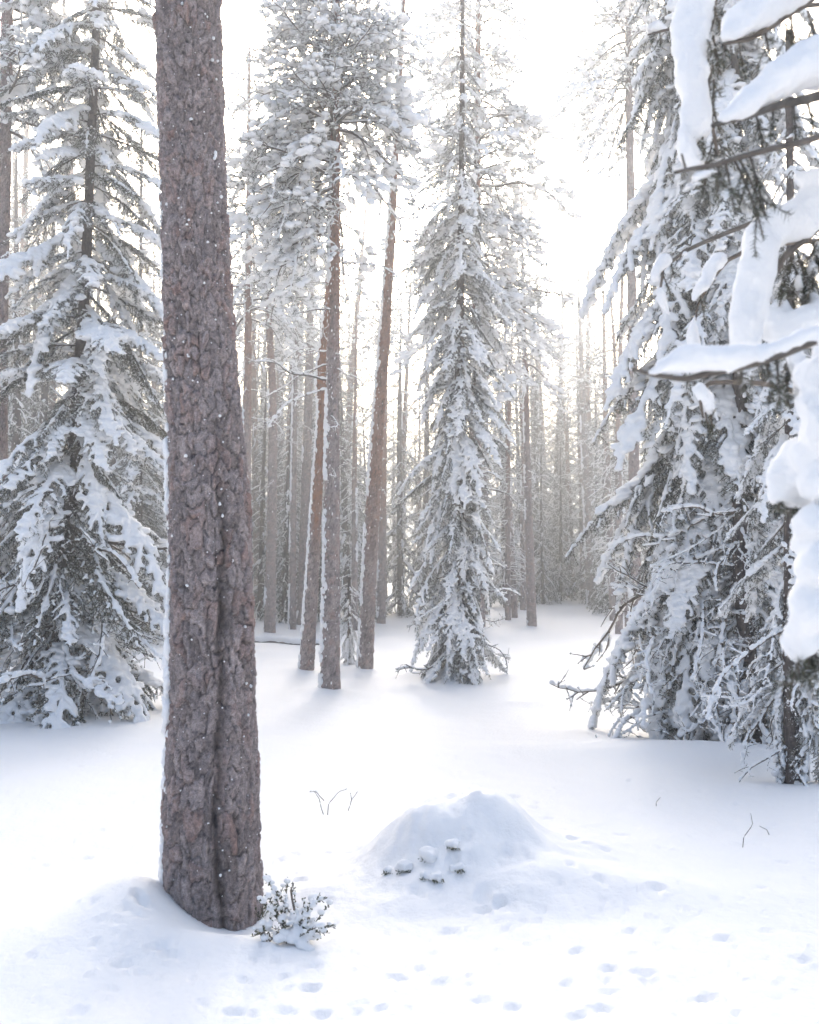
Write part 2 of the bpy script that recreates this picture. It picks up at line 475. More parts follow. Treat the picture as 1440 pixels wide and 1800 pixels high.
def line_pts(P, step):
    s = np.concatenate([[0], np.cumsum(np.linalg.norm(np.diff(P, axis=0), axis=1))])
    n = max(2, int(s[-1] / step)); t = np.linspace(0, s[-1], n)
    Q = np.stack([np.interp(t, s, P[:, k]) for k in range(3)], -1)
    return Q, norm(np.gradient(Q, axis=0)), t / max(s[-1], 1e-6)

def grow(p0, d0, L, droop, wig, n, rng):
    """a shoot that starts along d0 and bends down"""
    P = [np.array(p0, float)]; d = norm(np.array(d0, float)); ds = L / (n - 1)
    for i in range(n - 1):
        P.append(P[-1] + d * ds)
        d = norm(d + np.array([0, 0, -droop * ds]) + rng.normal(size=3) * wig * math.sqrt(ds))
    return np.array(P)

def spruce_bough(seed, L=1.4, a0=0.1, droop=0.7, snow=1.0, hang=1.4, lod=0, frost=0.34, lacy=False, wide=.36, pads=0):
    rng = np.random.default_rng(seed)
    axis = grow((0, 0, 0), (math.cos(a0), 0, -math.sin(a0)), L, droop, .10, 22, rng)
    shoots = [(axis, 0)]
    step = (0.04, 0.075)[lod]
    A, AD, AT = line_pts(axis, step)
    sg = 1
    for p, d, t in zip(A, AD, AT):
        if t < .10: continue
        sg = -sg
        if rng.random() < .12: continue
        ln = L * wide * min(1, t * 3.5) * (1.05 - t) ** .75 * rng.uniform(.55, 1.2)
        if ln < .04: continue
        side = norm(np.cross(d, [0, 0, 1])) * sg
        d0 = d * rng.uniform(.55, .95) + side * rng.uniform(.5, .95) + np.array([0, 0, rng.uniform(-.25, .1)])
        s = grow(p, d0, ln, hang * rng.uniform(.6, 1.5), .18, 8, rng)
        shoots.append((s, 1))
        if ln > .12:
            S, SD, ST = line_pts(s, (.034, .08)[lod])
            g = 1
            for q, e, tt in zip(S, SD, ST):
                g = -g
                if tt < .15 or rng.random() < .25: continue
                l2 = rng.uniform(.08, .24) * (1.15 - tt)
                sd = norm(np.cross(e, [0, 0, 1])) * g
                shoots.append((grow(q, e * .7 + sd * .6 + np.array([0, 0, -.35]), l2, 3.5, .2, 5, rng), 2))
    mb = MB(); C, R = [], []
    nl, nw, ns, per = ((.028, .0065, .009, 3), (.060, .018, .026, 3))[lod]
    for P, lv in shoots:
        Ls = np.linalg.norm(np.diff(P, axis=0), axis=1).sum()
        if lv == 0:
            V, F = tube(P, np.linspace(.014, .003, len(P)), 5); mb.add(V, F, 0)
        elif lod == 0 or lv == 1:
            V, F = tube(P[::2] if lod else P, np.linspace(.0045, .0015, len(P[::2] if lod else P)), 3); mb.add(V, F, 0)
        Q, D, T = line_pts(P, ns)
        if lv == 0: Q, D = Q[T > .12], D[T > .12]
        V, F = needles(Q, D, nl, nw, per, rng)
        mb.add(V, F, (rng.random(len(F)) < frost).astype(int) + 1)
        # snow load
        cover = rng.random()
        if lv == 0: pr, r0, st = 1.0, .050, .03
        elif lv == 1: pr, r0, st = (.85 if cover < .58 else .08), .034, .024
        else: pr, r0, st = (.35 if cover < .35 else 0), .018, .02
        if lacy: pr, r0 = (((1.0, .044), (.72 if cover < .7 else .15, .031), (.6 if cover < .6 else 0, .019))[lv])
        if lod: st *= 1.7
        Q, D, T = line_pts(P, st)
        ph = rng.uniform(0, 50)
        for q, d, t in zip(Q, D, T):
            flat = math.sqrt(max(0.05, 1 - d[2] ** 2))
            if lv == 0 and t < .08: continue
            w = vnoise(np.array([ph + t * Ls * (15 if lacy else 9)]), np.array([seed * .37]), None, 3)[0]
            if rng.random() > pr or w < .44 - .14 * snow: continue
            r = snow * r0 * (.62 + .75 * w) * (1.0 - .35 * t) * rng.uniform(.8, 1.15)
            C.append(q + np.array([0, 0, r * .45 * flat + .004])); R.append((r, r, r * (.62 + .3 * (1 - flat))))
    if pads:
        Q, D, T = line_pts(axis, .02)
        for _ in range(pads):
            t0 = rng.uniform(.22, .92); i = int(t0 * (len(Q) - 1)); sd = norm(np.cross(D[i], [0, 0, 1]))
            wd = L * wide * .55 * (1.1 - t0) + .04
            for _ in range(rng.integers(5, 10)):
                j = int(np.clip(i + rng.normal(0, 5), 0, len(Q) - 1)); lat = rng.normal(0, .5) * wd
                r = rng.uniform(.035, .075) * (.75 + .3 * snow)
                C.append(Q[j] + sd * lat + np.array([0, 0, r * .35 - abs(lat) * hang * .22])); R.append((r * rng.uniform(1, 1.7), r * rng.uniform(.9, 1.3), r * .6))
    bv = mb
    V, F = blobs(np.array(C), np.array(R), rs=.10, rng=rng)
    V, F = remesh(V, F, (.0135, .034)[lod], 2)
    if not lod: V = roughen(V, .0045, 32, seed)
    reach = float(np.percentile(np.concatenate([s for s, _ in shoots])[:, 0], 99))
    return bv, MB().add(V, F), reach

def pine_bough(seed, L=1.8, snow=1.0, lod=0, a0=-0.25, droop=0.55, dens=1.0):
    rng = np.random.default_rng(seed)
    axis = grow((0, 0, 0), (math.cos(a0), 0, -math.sin(a0)), L, droop, .32, 20, rng)
    lines = [(axis, .022, .006)]; tufts = []
    A, AD, AT = line_pts(axis, .13 / dens)
    sg = 1
    for p, d, t in zip(A, AD, AT):
        if t < .22: continue
        sg = -sg
        side = norm(np.cross(d, [0, 0, 1])) * sg
        ln = L * .42 * (1.12 - t) ** .6 * rng.uniform(.5, 1.2)
        s = grow(p, d * rng.uniform(.5, .9) + side * rng.uniform(.5, 1.0) + np.array([0, 0, rng.uniform(-.1, .45)]), ln, rng.uniform(.3, 1.6), .45, 8, rng)
        lines.append((s, .008, .003))
        S, SD, ST = line_pts(s, .095)
        for q, e, tt in zip(S, SD, ST):
            if tt < .3: continue
            o = norm(e + rng.normal(size=3) * .8 + np.array([0, 0, .15])); l2 = rng.uniform(.04, .14)
            z = grow(q, o, l2, 1.0, .3, 4, rng)
            lines.append((z, .004, .002)); tufts.append((z[-1], norm(z[-1] - z[-2])))
        tufts.append((s[-1], norm(s[-1] - s[-2])))
    tufts.append((axis[-1], AD[-1]))
    mb = MB()
    for P, r0, r1 in lines:
        if lod and r0 < .007: continue
        V, F = tube(P[::2] if lod else P, np.linspace(r0, r1, len(P[::2] if lod else P)), 5 if r0 > .01 and not lod else 3); mb.add(V, F, 0)
    TP = np.array([t[0] for t in tufts]); TD = np.array([t[1] for t in tufts])
    V, F = needles(TP, TD, (.068, .095)[lod], (.006, .02)[lod], (60, 14)[lod], rng, 1.1, .1)
    mb.add(V, F, (rng.random(len(F)) < .54).astype(int) + 1)
    C, R = [], []
    for q, d in tufts:
        w = vnoise(np.array([q[0] * 2.2 + seed]), np.array([q[1] * 2.2]), np.array([q[2] * 2.2]), 9)[0]
        if w < .52 - .1 * snow or rng.random() < .15: continue
        for _ in range(2 if not lod else 1):
            r = snow * .049 * (.45 + .9 * sstep(.42, .75, w)) * rng.uniform(.55, 1.2)
            C.append(q + rng.normal(size=3) * .03 + np.array([0, 0, r * .4])); R.append((r * rng.uniform(.9, 1.6), r, r * .62))
    for P, r0, r1 in lines:
        if r0 < .007: continue
        Q, D, T = line_pts(P, .022 if not lod else .04)
        for q, d, t in zip(Q, D, T):
            if rng.random() < .12: continue
            r = snow * (.020 if r0 > .01 else .0145) * rng.uniform(.7, 1.35)
            C.append(q + np.array([0, 0, r * .55 + r0 * (1 - t) * .8])); R.append((r, r, r * .9))
    V, F = blobs(np.array(C), np.array(R), rs=.22, rng=rng)
    V, F = remesh(V, F, (.0135, .034)[lod], 1)
    if not lod: V = roughen(roughen(V, .006, 28, seed), .010, 12, seed)
    return mb, MB().add(V, F), float(np.percentile(TP[:, 0], 98))

def dead_branch(seed, L=1.2, lod=0):
    rng = np.random.default_rng(seed)
    axis = grow((0, 0, 0), (1, 0, -.1), L, .35, .62, 16, rng); lines = [(axis, .012, .003)]
    A, AD, AT = line_pts(axis, .075)
    for p, d, t in zip(A, AD, AT):
        if t < .2 or rng.random() < .25: continue
        side = norm(np.cross(d, [0, 0, 1])) * rng.choice([-1, 1])
        s = grow(p, d * .8 + side * .7 + np.array([0, 0, rng.uniform(-.5, .4)]), L * rng.uniform(.1, .38) * (1.1 - t), .8, .6, 8, rng)
        lines.append((s, .005, .002))
        for k in (3, 5):
            if rng.random() < .6: lines.append((grow(s[k], s[k] - s[k - 1] + rng.normal(size=3) * .03, rng.uniform(.05, .16), 1.5, .6, 5, rng), .003, .0015))
    mb = MB(); C, R = [], []
    for P, r0, r1 in lines:
        V, F = tube(P, np.linspace(r0, r1, len(P)), 4); mb.add(V, F, 0)
        Q, D, T = line_pts(P, .016)
        for q, d, t in zip(Q, D, T):
            if rng.random() < .18: continue
            r = (.0068 + r0 * .75) * rng.uniform(.7, 1.4)
            C.append(q + np.array([0, 0, r * .7 + r0 * .4])); R.append((r, r, r))
    V, F = blobs(np.array(C), np.array(R), rs=.1, rng=rng)
    V, F = remesh(V, F, .0065, 1)
    return mb, MB().add(V, F), float(axis[:, 0].max())

SPM = [M_TWIG, M_NEEDLE, M_SNOW]; PNM = [M_TWIG, M_PNEEDLE, M_SNOW]
def lib(gen, mats, args):
    out = []
    for kw in args:
        b, s, reach = gen(**kw)
        out.append((b.mesh('bough', mats), s.mesh('bough_snow', [M_SNOW]), reach, b, s))
    return out
LIB = {
    'heavy': lib(spruce_bough, SPM, [dict(seed=1, L=2.0, pads=5, wide=.27, droop=.52, a0=.35, snow=1.4, hang=2.2), dict(seed=2, L=2.0, pads=4, wide=.27, droop=.66, a0=.25, snow=1.3, hang=2.6),
                                     dict(seed=3, L=2.0, pads=6, wide=.27, droop=.42, a0=.5, snow=1.5, hang=2.0), dict(seed=4, L=2.0, pads=3, wide=.27, droop=.6, a0=.4, snow=.85, hang=3.0), dict(seed=5, L=2.0, pads=2, wide=.27, droop=.62, a0=.3, snow=.7, hang=3.0)]),
    'medium': lib(spruce_bough, SPM, [dict(seed=11, L=1.8, pads=5, wide=.30, droop=.38, a0=.15, lacy=True, snow=1.05, hang=1.4), dict(seed=12, L=1.8, pads=4, wide=.30, droop=.52, a0=.2, lacy=True, snow=.95, hang=1.8),
                                      dict(seed=13, L=1.8, pads=6, wide=.30, droop=.34, a0=.3, lacy=True, snow=1.05, hang=1.5), dict(seed=14, L=1.8, pads=3, wide=.30, droop=.45, a0=.1, lacy=True, snow=.9, hang=2.0)]),
    'light': lib(spruce_bough, SPM, [dict(seed=21, L=1.7, pads=2, wide=.32, droop=.32, a0=.3, lacy=True, snow=.8, hang=1.6), dict(seed=22, L=1.7, wide=.32, droop=.6, a0=.2, lacy=True, snow=.7, hang=2.2, frost=.2)]),
    'pine': lib(pine_bough, PNM, [dict(seed=31, snow=1.25), dict(seed=32, snow=1.1, a0=-.1, droop=.8), dict(seed=33, snow=1.5, L=1.6), dict(seed=34, snow=.9, a0=-.35, droop=.4)]),
    'dead': lib(dead_branch, [M_TWIG], [dict(seed=41), dict(seed=42, L=1.5), dict(seed=43, L=.9)]),
}
def hang_bough(root, key, at, az, tilt, length, rng, roll=0.0, name='bough'):
    b, s, reach, _, _ = LIB[key][rng.integers(len(LIB[key]))]
    sc = length / reach
    M = Matrix.Translation(Vector(at)) @ Matrix.Rotation(az, 4, 'Z') @ Matrix.Rotation(tilt, 4, 'Y') @ Matrix.Rotation(roll, 4, 'X') @ Matrix.Diagonal((sc, sc * rng.choice([-1, 1]), sc, 1))
    o = obj(name, b, root, M)
    obj('snow', s, o)
    return o

def path_from_pixels(px, Y, foot_z):
    """[(x, y, width)] photo pixels at one distance -> world points, radii; the foot is sunk into the snow"""
    P = [pp(x, y, Y) for x, y, w in px]; R = [w / FPX * Y * .5 for x, y, w in px]
    P, R = np.array(P), np.array(R)
    o = np.argsort(P[:, 2]); P, R = P[o], R[o]
    return P, R

def finish_path(P, R, top, tip=.03, sink=.3):
    d = norm(P[-1] - P[0]); d = d / d[2]
    g = gz(P[0, 0], P[0, 1])
    P[0] = P[0] + d * (g - P[0, 2])
    first = P[0] - d * sink
    P = np.vstack([[first], P]); R = np.concatenate([[R[0]], R])
    if top > P[-1, 2] + .3:
        k = max(1.0, top - P[-1, 2])
        P = np.vstack([P, P[-1] + d * np.array([.9, 1, 1]) * k]); R = np.concatenate([R, [tip]])
    return P, R

def on_path(Q, z):
    i = np.clip(np.searchsorted(Q[:, 2], z), 0, len(Q) - 1); return Q[i], i

def dress_spruce(root, Q, r, z0, z1, rad, n, keys, seed, tilt=(0.15, -0.15), arc=None):
    """boughs round the trunk between z0 and z1; rad(t) is the crown radius, t = 0 at z0"""
    rng = np.random.default_rng(seed)
    base = Vector(root.location)
    for k in range(n):
        t = (k + rng.uniform(-.4, .4)) / n; t = min(max(t, 0), 1)
        t = 1 - (1 - t) ** 1.0
        z = z0 + (z1 - z0) * t
        c, i = on_path(Q, z)
        az = k * 2.399963 + rng.uniform(-.35, .35)
        if arc is not None and rng.random() < arc[2]:
            az = rng.uniform(arc[0], arc[1])
        L = rad(t) * rng.uniform(.7, 1.15)
        key = rng.choice(keys)
        hang_bough(root, key, Vector(c) - base, az, tilt[0] + (tilt[1] - tilt[0]) * t + rng.uniform(-.12, .12), max(.15, L), rng, rng.uniform(-.15, .15))

# ------------------------------------------------------------------ the large pine in front
def main_pine():
    Y = f['main'][1] + 0.22
    edges = [(0, 275, 388), (150, 278, 392), (300, 282, 398), (450, 286, 405), (600, 290, 412), (750, 294, 425), (900, 297, 437), (1050, 299, 443),
             (1200, 298, 448), (1350, 293, 453), (1480, 291, 456), (1590, 290, 458)]
    px = [((a + b) / 2, y, b - a) for y, a, b in edges]
    P, R = path_from_pixels(px, Y, 0)
    P, R = finish_path(P, R, 17.0, .06)
    root = thing('pine_tree', 'thick pine trunk with plated grey-brown bark and a deep dark vertical furrow', 'tree', (P[1][0], P[1][1], gz(P[1][0], P[1][1])))
    base = np.array(root.location)
    # visible length fine, the rest coarse
    ztop = 6.3
    d = (P[-1] - P[-2]) / (P[-1] - P[-2])[2]
    mid = P[-2] + d * (ztop - P[-2][2]); rm = R[-2] + (R[-1] - R[-2]) * (ztop - P[-2][2]) / (P[-1][2] - P[-2][2])
    Pl = np.vstack([P[:-1], [mid]]) - base; Rl = np.concatenate([R[:-1], [rm]])
    me, (Q, r, t) = trunk_mesh('trunk', Pl, Rl, .0085, 224, M_BARK, (.050, .14), .020, None, 100, groove=(.36, 2.9, .042, .026), lump=.9, big=True)
    tr = obj('trunk', me, root)
    me2, (Q2, r2, t2) = trunk_mesh('upper_trunk', np.array([mid - d * .05, P[-1]]) - base, np.array([rm, R[-1]]), .06, 40, M_BARK, (.06, .1), .014, (0.0, 4.0, .9), 101)
    obj('upper_trunk', me2, root)
    # snow plastered on the left edge, caught on plates elsewhere
    rg = np.random.default_rng(3); C, S = [], []
    zz = Q[:, 2]
    def put(z, th, s, el):
        i = min(int(np.searchsorted(zz, z)), len(Q) - 1); a = r[i] * 1.0
        C.append(Q[i] + np.array([a * math.sin(th), -a * math.cos(th), 0])); S.append((s, s * .8, s * el))
    for _ in range(260):
        put(rg.uniform(0, 5.6), -1.45 + rg.normal(0, .16), rg.uniform(.006, .017), rg.uniform(1, 2.2))
    for z0, z1, w in ((.05, .45, 1), (.5, .8, .8), (.9, 1.45, 1.3), (1.5, 1.75, .8), (2.05, 2.4, .9), (2.7, 2.95, .7), (3.3, 3.5, .6)):
        for _ in range(int(60 * (z1 - z0) / .4)):
            put(rg.uniform(z0, z1), -1.42 + rg.normal(0, .13), rg.uniform(.012, .026) * w, rg.uniform(1.2, 2.4))
    for _ in range(420):
        put(rg.uniform(0.1, 5.6), rg.uniform(-1.5, 1.6), .0028 + .009 * rg.random() ** 5, rg.uniform(.7, 1.3))
    V, F = blobs(np.array(C), np.array(S), rs=.25, rng=rg, template=ICO1)
    o = obj('snow', MB().add(V, F).mesh('stuck_snow', [M_SNOW]), tr)
    rng = np.random.default_rng(8)
    for k in range(44):
        tt = k / 44; z = 9.5 + 7.0 * tt
        c, i = on_path(Q2 + base, z)
        hang_bough(root, 'pine', Vector(c) - root.location, k * 2.4 + rng.uniform(-.3, .3), .25 - .5 * tt, (2.3 * (1 - tt) + .5) * rng.uniform(.7, 1.1), rng)
main_pine()

# ------------------------------------------------------------------ pines further in
def pine(name, label, px, foot, top, crown, nb, red, seed, size=.035, strip=0.0, count=120, dead=6, rad=1.5, cell=(.06, .09), Y=None, group=None, az_bias=None, deadz=None, low=1.0, gap=None):
    Y = Y or foot[1]
    P, R = path_from_pixels(px, Y, 0)
    P, R = finish_path(P, R, top)
    root = thing(name, label, 'tree', (P[1][0], P[1][1], gz(P[1][0], P[1][1])), group)
    base = np.array(root.location)
    me, (Q, r, t) = trunk_mesh('trunk', P - base, R, .028, 40, M_BARK, cell, min(.016, R[0] * .09), red, seed, flare=.12)
    tr = obj('trunk', me, root)
    if count: obj('snow', stuck_snow(Q, r, count, -1.25, top, size, seed, strip), tr)
    rng = np.random.default_rng(seed + 77)
    zc = pp(720, crown, Y)[2] - base[2]; zt = Q[-1, 2]
    for k in range(nb):
        tt = (k + rng.uniform(-.3, .3)) / nb; z = zc + (zt - zc) * min(max(tt, 0), .985)
        c, i = on_path(Q, z)
        if gap and z < gap and math.cos(k * 2.4) > .1: continue
        L = rad * (low * (1 - tt) + .55 * tt if tt < .5 else (1 - (tt - .5) * 1.3)) if low != 1.0 else rad * (1 - .75 * max(0, tt - .35) / .65)
        hang_bough(root, 'pine', Vector(c), k * 2.4 + rng.uniform(-.5, .5), .45 - .7 * tt + rng.uniform(-.15, .15), L * rng.uniform(.6, 1.12), rng)
    d0, d1 = deadz or (zc * .45, zc * 1.05)
    for k in range(dead):
        z = rng.uniform(d0, d1); c, i = on_path(Q, z)
        hang_bough(root, 'dead', Vector(c), rng.uniform(0, 6.28), rng.uniform(-.3, .4), rad * rng.uniform(.25, .65), rng, rng.uniform(-1, 1), 'branch')
    return root

C = pine('pine_tree', 'straight snow-flecked pine with a broad snow-laden crown', [(580, 1222, 35), (583, 1000, 29), (585, 700, 24), (588, 450, 20), (590, 250, 17), (592, 0, 13)],
         f['pineC'], 11.6, 400, 250, (4.6, 6.5, .85), 200, .026, .55, 420, 20, 1.75, gap=8.4)
pine('pine_tree', 'leaning red-brown pine with a white snow stripe down its left side', [(641, 1186, 27), (652, 950, 25), (664, 750, 22), (677, 580, 19), (686, 440, 16), (694, 300, 12), (699, 200, 10)],
     f['pineD'], 13.5, 110, 14, (1.8, 4.0, .7), 210, .022, .8, 300, 4, .9)
pine('pine_tree', 'slim red pine with a bulging kink in its upper trunk', [(538, 1188, 26), (551, 980, 23), (560, 820, 18), (566, 720, 15), (564, 660, 21), (567, 615, 13), (575, 540, 10)],
     f['pineK'], 8.0, 520, 4, (2.0, 3.6, 1.0), 220, .020, .85, 150, 3, .6)
pine('pine_tree', 'pale grey pine trunk by the snow-covered log', [(474, 1118, 20), (479, 850, 16), (480, 700, 14), (473, 560, 11)], f['pineB'], 13.5, 560, 70, (5.0, 8, .5), 230, .03, .2, 120, 12, 1.5)
pine('pine_tree', 'thin grey pine trunk between the pale grey pine and the bulging red pine', [(514, 1108, 13), (516, 850, 10), (520, 600, 8)], f['pineS'], 12.0, 600, 50, None, 240, .028, .6, 140, 10, 1.2)
pine('pine_tree', 'dark slender pine leaning slightly right, directly behind the bulging red pine', [(530, 1100, 17), (541, 750, 15), (548, 450, 11)], f['pineT'], 14.0, 470, 60, None, 250, .03, 0.2, 60, 8, 1.3)
pine('pine_tree', 'reddish straight pine just behind the leaning striped pine', [(670, 1102, 15), (674, 800, 12), (677, 600, 10)], f['pineE'], 11.0, 600, 40, (2.5, 4.5, .9), 260, .025, .3, 90, 8, 1.2)
pine('pine_tree', 'tall red-stemmed pine crown rising behind the narrow snow-clad spruce', [(838, 1150, 18), (838, 800, 15), (838, 400, 12), (841, 0, 9)], f['pineG'], 16.5, 600, 180, (5.0, 7.0, .9), 270, .025, .2, 60, 14, 2.0)
pine('pine_tree', 'lone hazy pine standing in the open snow right of the narrow spruce', [(935, 1106, 17), (928, 850, 12), (923, 640, 9)], f['pineH'], 13.5, 640, 44, (5.0, 8.0, .6), 280, .025, .5, 120, 16, 1.6)
pine('pine_tree', 'grey pine half hidden behind the thick plated trunk', [(436, 1135, 19), (433, 850, 16), (437, 500, 12)], f['pineA'], 14.5, 560, 80, (4.5, 6.5, .6), 290, .025, .4, 120, 12, 1.7)
pine('pine_tree', 'hazy pine beside the left flank of the large drooping spruce', [(1040, 1066, 16), (1030, 850, 13), (1022, 640, 10)], f['pineZ'], 15.0, 680, 50, None, 300, .03, .5, 120, 20, 1.5)
pine('pine_tree', 'pine crown with drooping hazy boughs above the left shoulder of the large drooping spruce', [(1118, 1160, 22), (1112, 600, 17), (1105, 100, 12)], gpix(1118, 1160), 14.5, 190, 70, None, 320, .025, .3, 80, 8, 1.5)
pine('pine_tree', 'pale pine trunk with bare snowy limbs left of the tall leaning spruce', [(-6, 1246, 27), (1, 900, 24), (2, 600, 22), (8, 300, 22), (13, 0, 20)], f['pineP'], 13.5, 230, 80, (9, 11, .8), 310, .02, .3, 120, 12, 1.5, deadz=(4.5, 8.0))

# ------------------------------------------------------------------ spruces
def spruce(name, label, px, foot, top, z0, n, keys, rad, seed, tilt=(.2, -.2), dead=0, arc=None, count=60, Y=None, cell=(.045, .05), low=None, skirt=None):
    Y = Y or foot[1]
    P, R = path_from_pixels(px, Y, 0)
    P, R = finish_path(P, R, top)
    root = thing(name, label, 'tree', (P[1][0], P[1][1], gz(P[1][0], P[1][1])))
    base = np.array(root.location)
    me, (Q, r, t) = trunk_mesh('trunk', P - base, R, .025, 36, M_SBARK, cell, .008, None, seed, flare=.25)
    tr = obj('trunk', me, root)
    obj('snow', stuck_snow(Q, r, count, -1.2, 4, .018, seed), tr)
    rng = np.random.default_rng(seed)
    for k in range(n):
        t = min(max((k + rng.uniform(-.4, .4)) / n, 0), 1) ** 1.2
        z = z0 + (Q[-1, 2] - .1 - z0) * t
        c, i = on_path(Q, z)
        az = k * 2.399963 + rng.uniform(-.4, .4)
        if arc and rng.random() < arc[2]: az = rng.uniform(arc[0], arc[1])
        if skirt and z < skirt[0]:
            a = (az - skirt[1] + math.pi) % (2 * math.pi) - math.pi
            if abs(a) < skirt[2] and rng.random() < .35: continue
            if abs(a) < skirt[2]: az = skirt[1] + math.copysign(skirt[2] + rng.uniform(0, .9), a)
        hang_bough(root, rng.choice(keys), Vector(c), az, tilt[0] + (tilt[1] - tilt[0]) * t + rng.normal(0, .17), max(.18, rad(t) * rng.uniform(.55, 1.12)), rng, rng.uniform(-.2, .2))
    for k in range(dead):
        z = rng.uniform(.15, low or 2.6); c, i = on_path(Q, z)
        hang_bough(root, 'dead', Vector(c), rng.uniform(0, 6.28), rng.uniform(-.1, .9), rad(.1) * rng.uniform(.5, 1.1), rng, rng.uniform(-1.5, 1.5), 'branch')
    return root

spruce('spruce_tree', 'tall leaning spruce with open snow-clumped boughs left of the thick plated pine trunk', [(98, 1250, 30), (112, 1000, 27), (130, 800, 24), (150, 500, 18), (168, 80, 13)],
       f['sprL'], 14.8, .3, 299, ['medium', 'light', 'medium', 'light', 'heavy'], lambda t: 1.75 * (1 - t) ** .62 + .12, 400, (.22, -.2), 80, skirt=(2.2, -1.6, .25))
spruce('spruce_tree', 'darker green spruce standing behind the thick pine and the tall leaning spruce', [(243, 1132, 15), (244, 900, 12), (246, 650, 8)], f['sprM'], 13.0, 1.0, 260, ['light', 'light', 'medium'], lambda t: 1.5 * (1 - t) ** .8 + .1, 410, (.3, -.2), 8)
spruce('spruce_tree', 'narrow columnar snow-clad spruce in the middle of the clearing', [(808, 1204, 20), (806, 900, 18), (808, 600, 15), (812, 300, 10)], f['sprF'], 11.8, .15, 298, ['medium', 'heavy', 'medium', 'light'], lambda t: (1.15 - .2 * math.sin(t * 9)) * (1 - t) ** .42 + .08, 420, (.55, .0), 34, skirt=(4, -1.6, .2))
spruce('spruce_tree', 'large drooping spruce with a thick dark trunk foot and skirt of snowy boughs', [(1236, 1290, 62), (1237, 1100, 52), (1240, 700, 40), (1240, 0, 22)], f['spr1'], 14.0, 1.15, 299, ['heavy', 'heavy', 'light', 'medium'], lambda t: (1.5 + .35 * min(1, t * 2.5)) * (1 - t) ** .28 + .12, 430, (.62, .28), 60, low=2.0, arc=(2.4, 4.9, .35), skirt=(3.4, -1.2, .7))
spruce('spruce_tree', 'mid-sized spruce with a leaning grey trunk right of the thick dark trunk foot', [(1342, 1305, 36), (1318, 1150, 34), (1303, 1000, 30), (1300, 700, 24), (1300, 300, 14)], f['spr2'], 12.5, 1.0, 270, ['heavy', 'light', 'heavy', 'medium'], lambda t: 1.35 * (1 - t) ** .5 + .1, 440, (.5, .05), 40, skirt=(4.4, -2.4, 1.25))
spruce('spruce_tree', 'slender spruce with a thin bare lower trunk at the edge of the trodden snow', [(1394, 1372, 26), (1389, 1200, 22), (1388, 900, 18), (1390, 500, 12)], f['spr3'], 6.5, .7, 90, ['heavy', 'medium'], lambda t: .85 * (1 - t) ** .5 + .1, 450, (.6, .1), 18, low=1.4, skirt=(2.8, -2.3, 1.3))
spruce('young_spruce', 'small young spruce loaded with snow between two pine trunks', [(614, 1174, 9), (614, 1110, 5)], f['young'], 1.55, .12, 60, ['heavy', 'medium'], lambda t: .34 * (1 - t) ** .8 + .06, 460, (.5, 0), 3, count=4, low=.4)

# ------------------------------------------------------------------ the far forest
FARS = [spruce_bough(seed=s, lod=1, snow=q, droop=.6, a0=.25, hang=1.8) for s, q in ((61, 1.2), (62, .9))]
FARP = [pine_bough(seed=s, lod=1, snow=q, dens=.75) for s, q in ((71, 1.3), (72, 1.0))]
def cat(mb):
    V = np.concatenate(mb.v); return V, mb.f
def put_mb(dst, src, M):
    V, fs = cat(src); A = np.array(M)
    off = dst.n
    dst.v.append(V @ A[:3, :3].T + A[:3, 3]); dst.n += len(V)
    for F, m in fs: dst.f.append((F + off, m))
def far_tree(kind, seed, Ht):
    rng = np.random.default_rng(seed); cr, sn = MB(), MB()
    if kind == 'spruce': n, z0, rad, LB = 72, .5, (lambda t: 1.7 * (1 - t) ** .8 + .15), FARS
    else: n, z0, rad, LB = 60, Ht * .30, (lambda t: 1.7 * (.55 + .9 * t if t < .5 else 1.6 - 1.2 * t)), FARP
    for k in range(n):
        t = (k + rng.random()) / n; z = z0 + (Ht - z0) * t * .98
        b, s, reach = LB[rng.integers(2)]; sc = rad(t) * rng.uniform(.65, 1.15) / reach
        M = Matrix.Translation((0, 0, z)) @ Matrix.Rotation(k * 2.4 + rng.uniform(-.4, .4), 4, 'Z') @ Matrix.Rotation((.35 - .5 * t) + rng.uniform(-.2, .2), 4, 'Y') @ Matrix.Diagonal((sc, sc, sc, 1))
        put_mb(cr, b, M); put_mb(sn, s, M)
    for k in range(34 if kind == 'pine' else 10):
        z = rng.uniform(.1, .5) * Ht; a = rng.uniform(0, 6.28)
        q = grow((0, 0, z), (math.cos(a), math.sin(a), rng.uniform(-.5, .2)), rng.uniform(.5, 1.5), .5, .5, 8, rng)
        V, F = tube(q, np.linspace(.014, .006, 8), 3); cr.add(V, F, 0)
        V, F = tube(q + np.array([0, 0, .016]), np.linspace(.022, .014, 8), 4); sn.add(V, F)
        for j in (3, 5):
            q2 = grow(q[j], q[j] - q[j - 1] + rng.normal(size=3) * .1, rng.uniform(.2, .6), .8, .6, 6, rng)
            V, F = tube(q2 + np.array([0, 0, .01]), np.linspace(.018, .010, 6), 3); sn.add(V, F)
    r0 = .13 if kind == 'spruce' else .15
    P = np.array([[0, 0, -.4], [rng.uniform(-.1, .1), 0, Ht * .5], [rng.uniform(-.15, .15), 0, Ht]])
    me, (Q, r, t) = trunk_mesh('trunk', P, np.array([r0, r0 * .72, .02]), .12, 14, M_SBARK if kind == 'spruce' else M_BARK, (.09, .14), .012, None if kind == 'spruce' else (Ht * .35, Ht * .6, .7), seed)
    st = stuck_snow(Q, r, 60, -1.2, Ht * .7, .035, seed, .35)
    return (me, cr.mesh('crown', SPM if kind == 'spruce' else PNM), sn.mesh('crown_snow', [M_SNOW]), st)
FT = {'spruce': [far_tree('spruce', 81, 12.5), far_tree('spruce', 82, 10)], 'pine': [far_tree('pine', 91, 14), far_tree('pine', 92, 15.5)]}
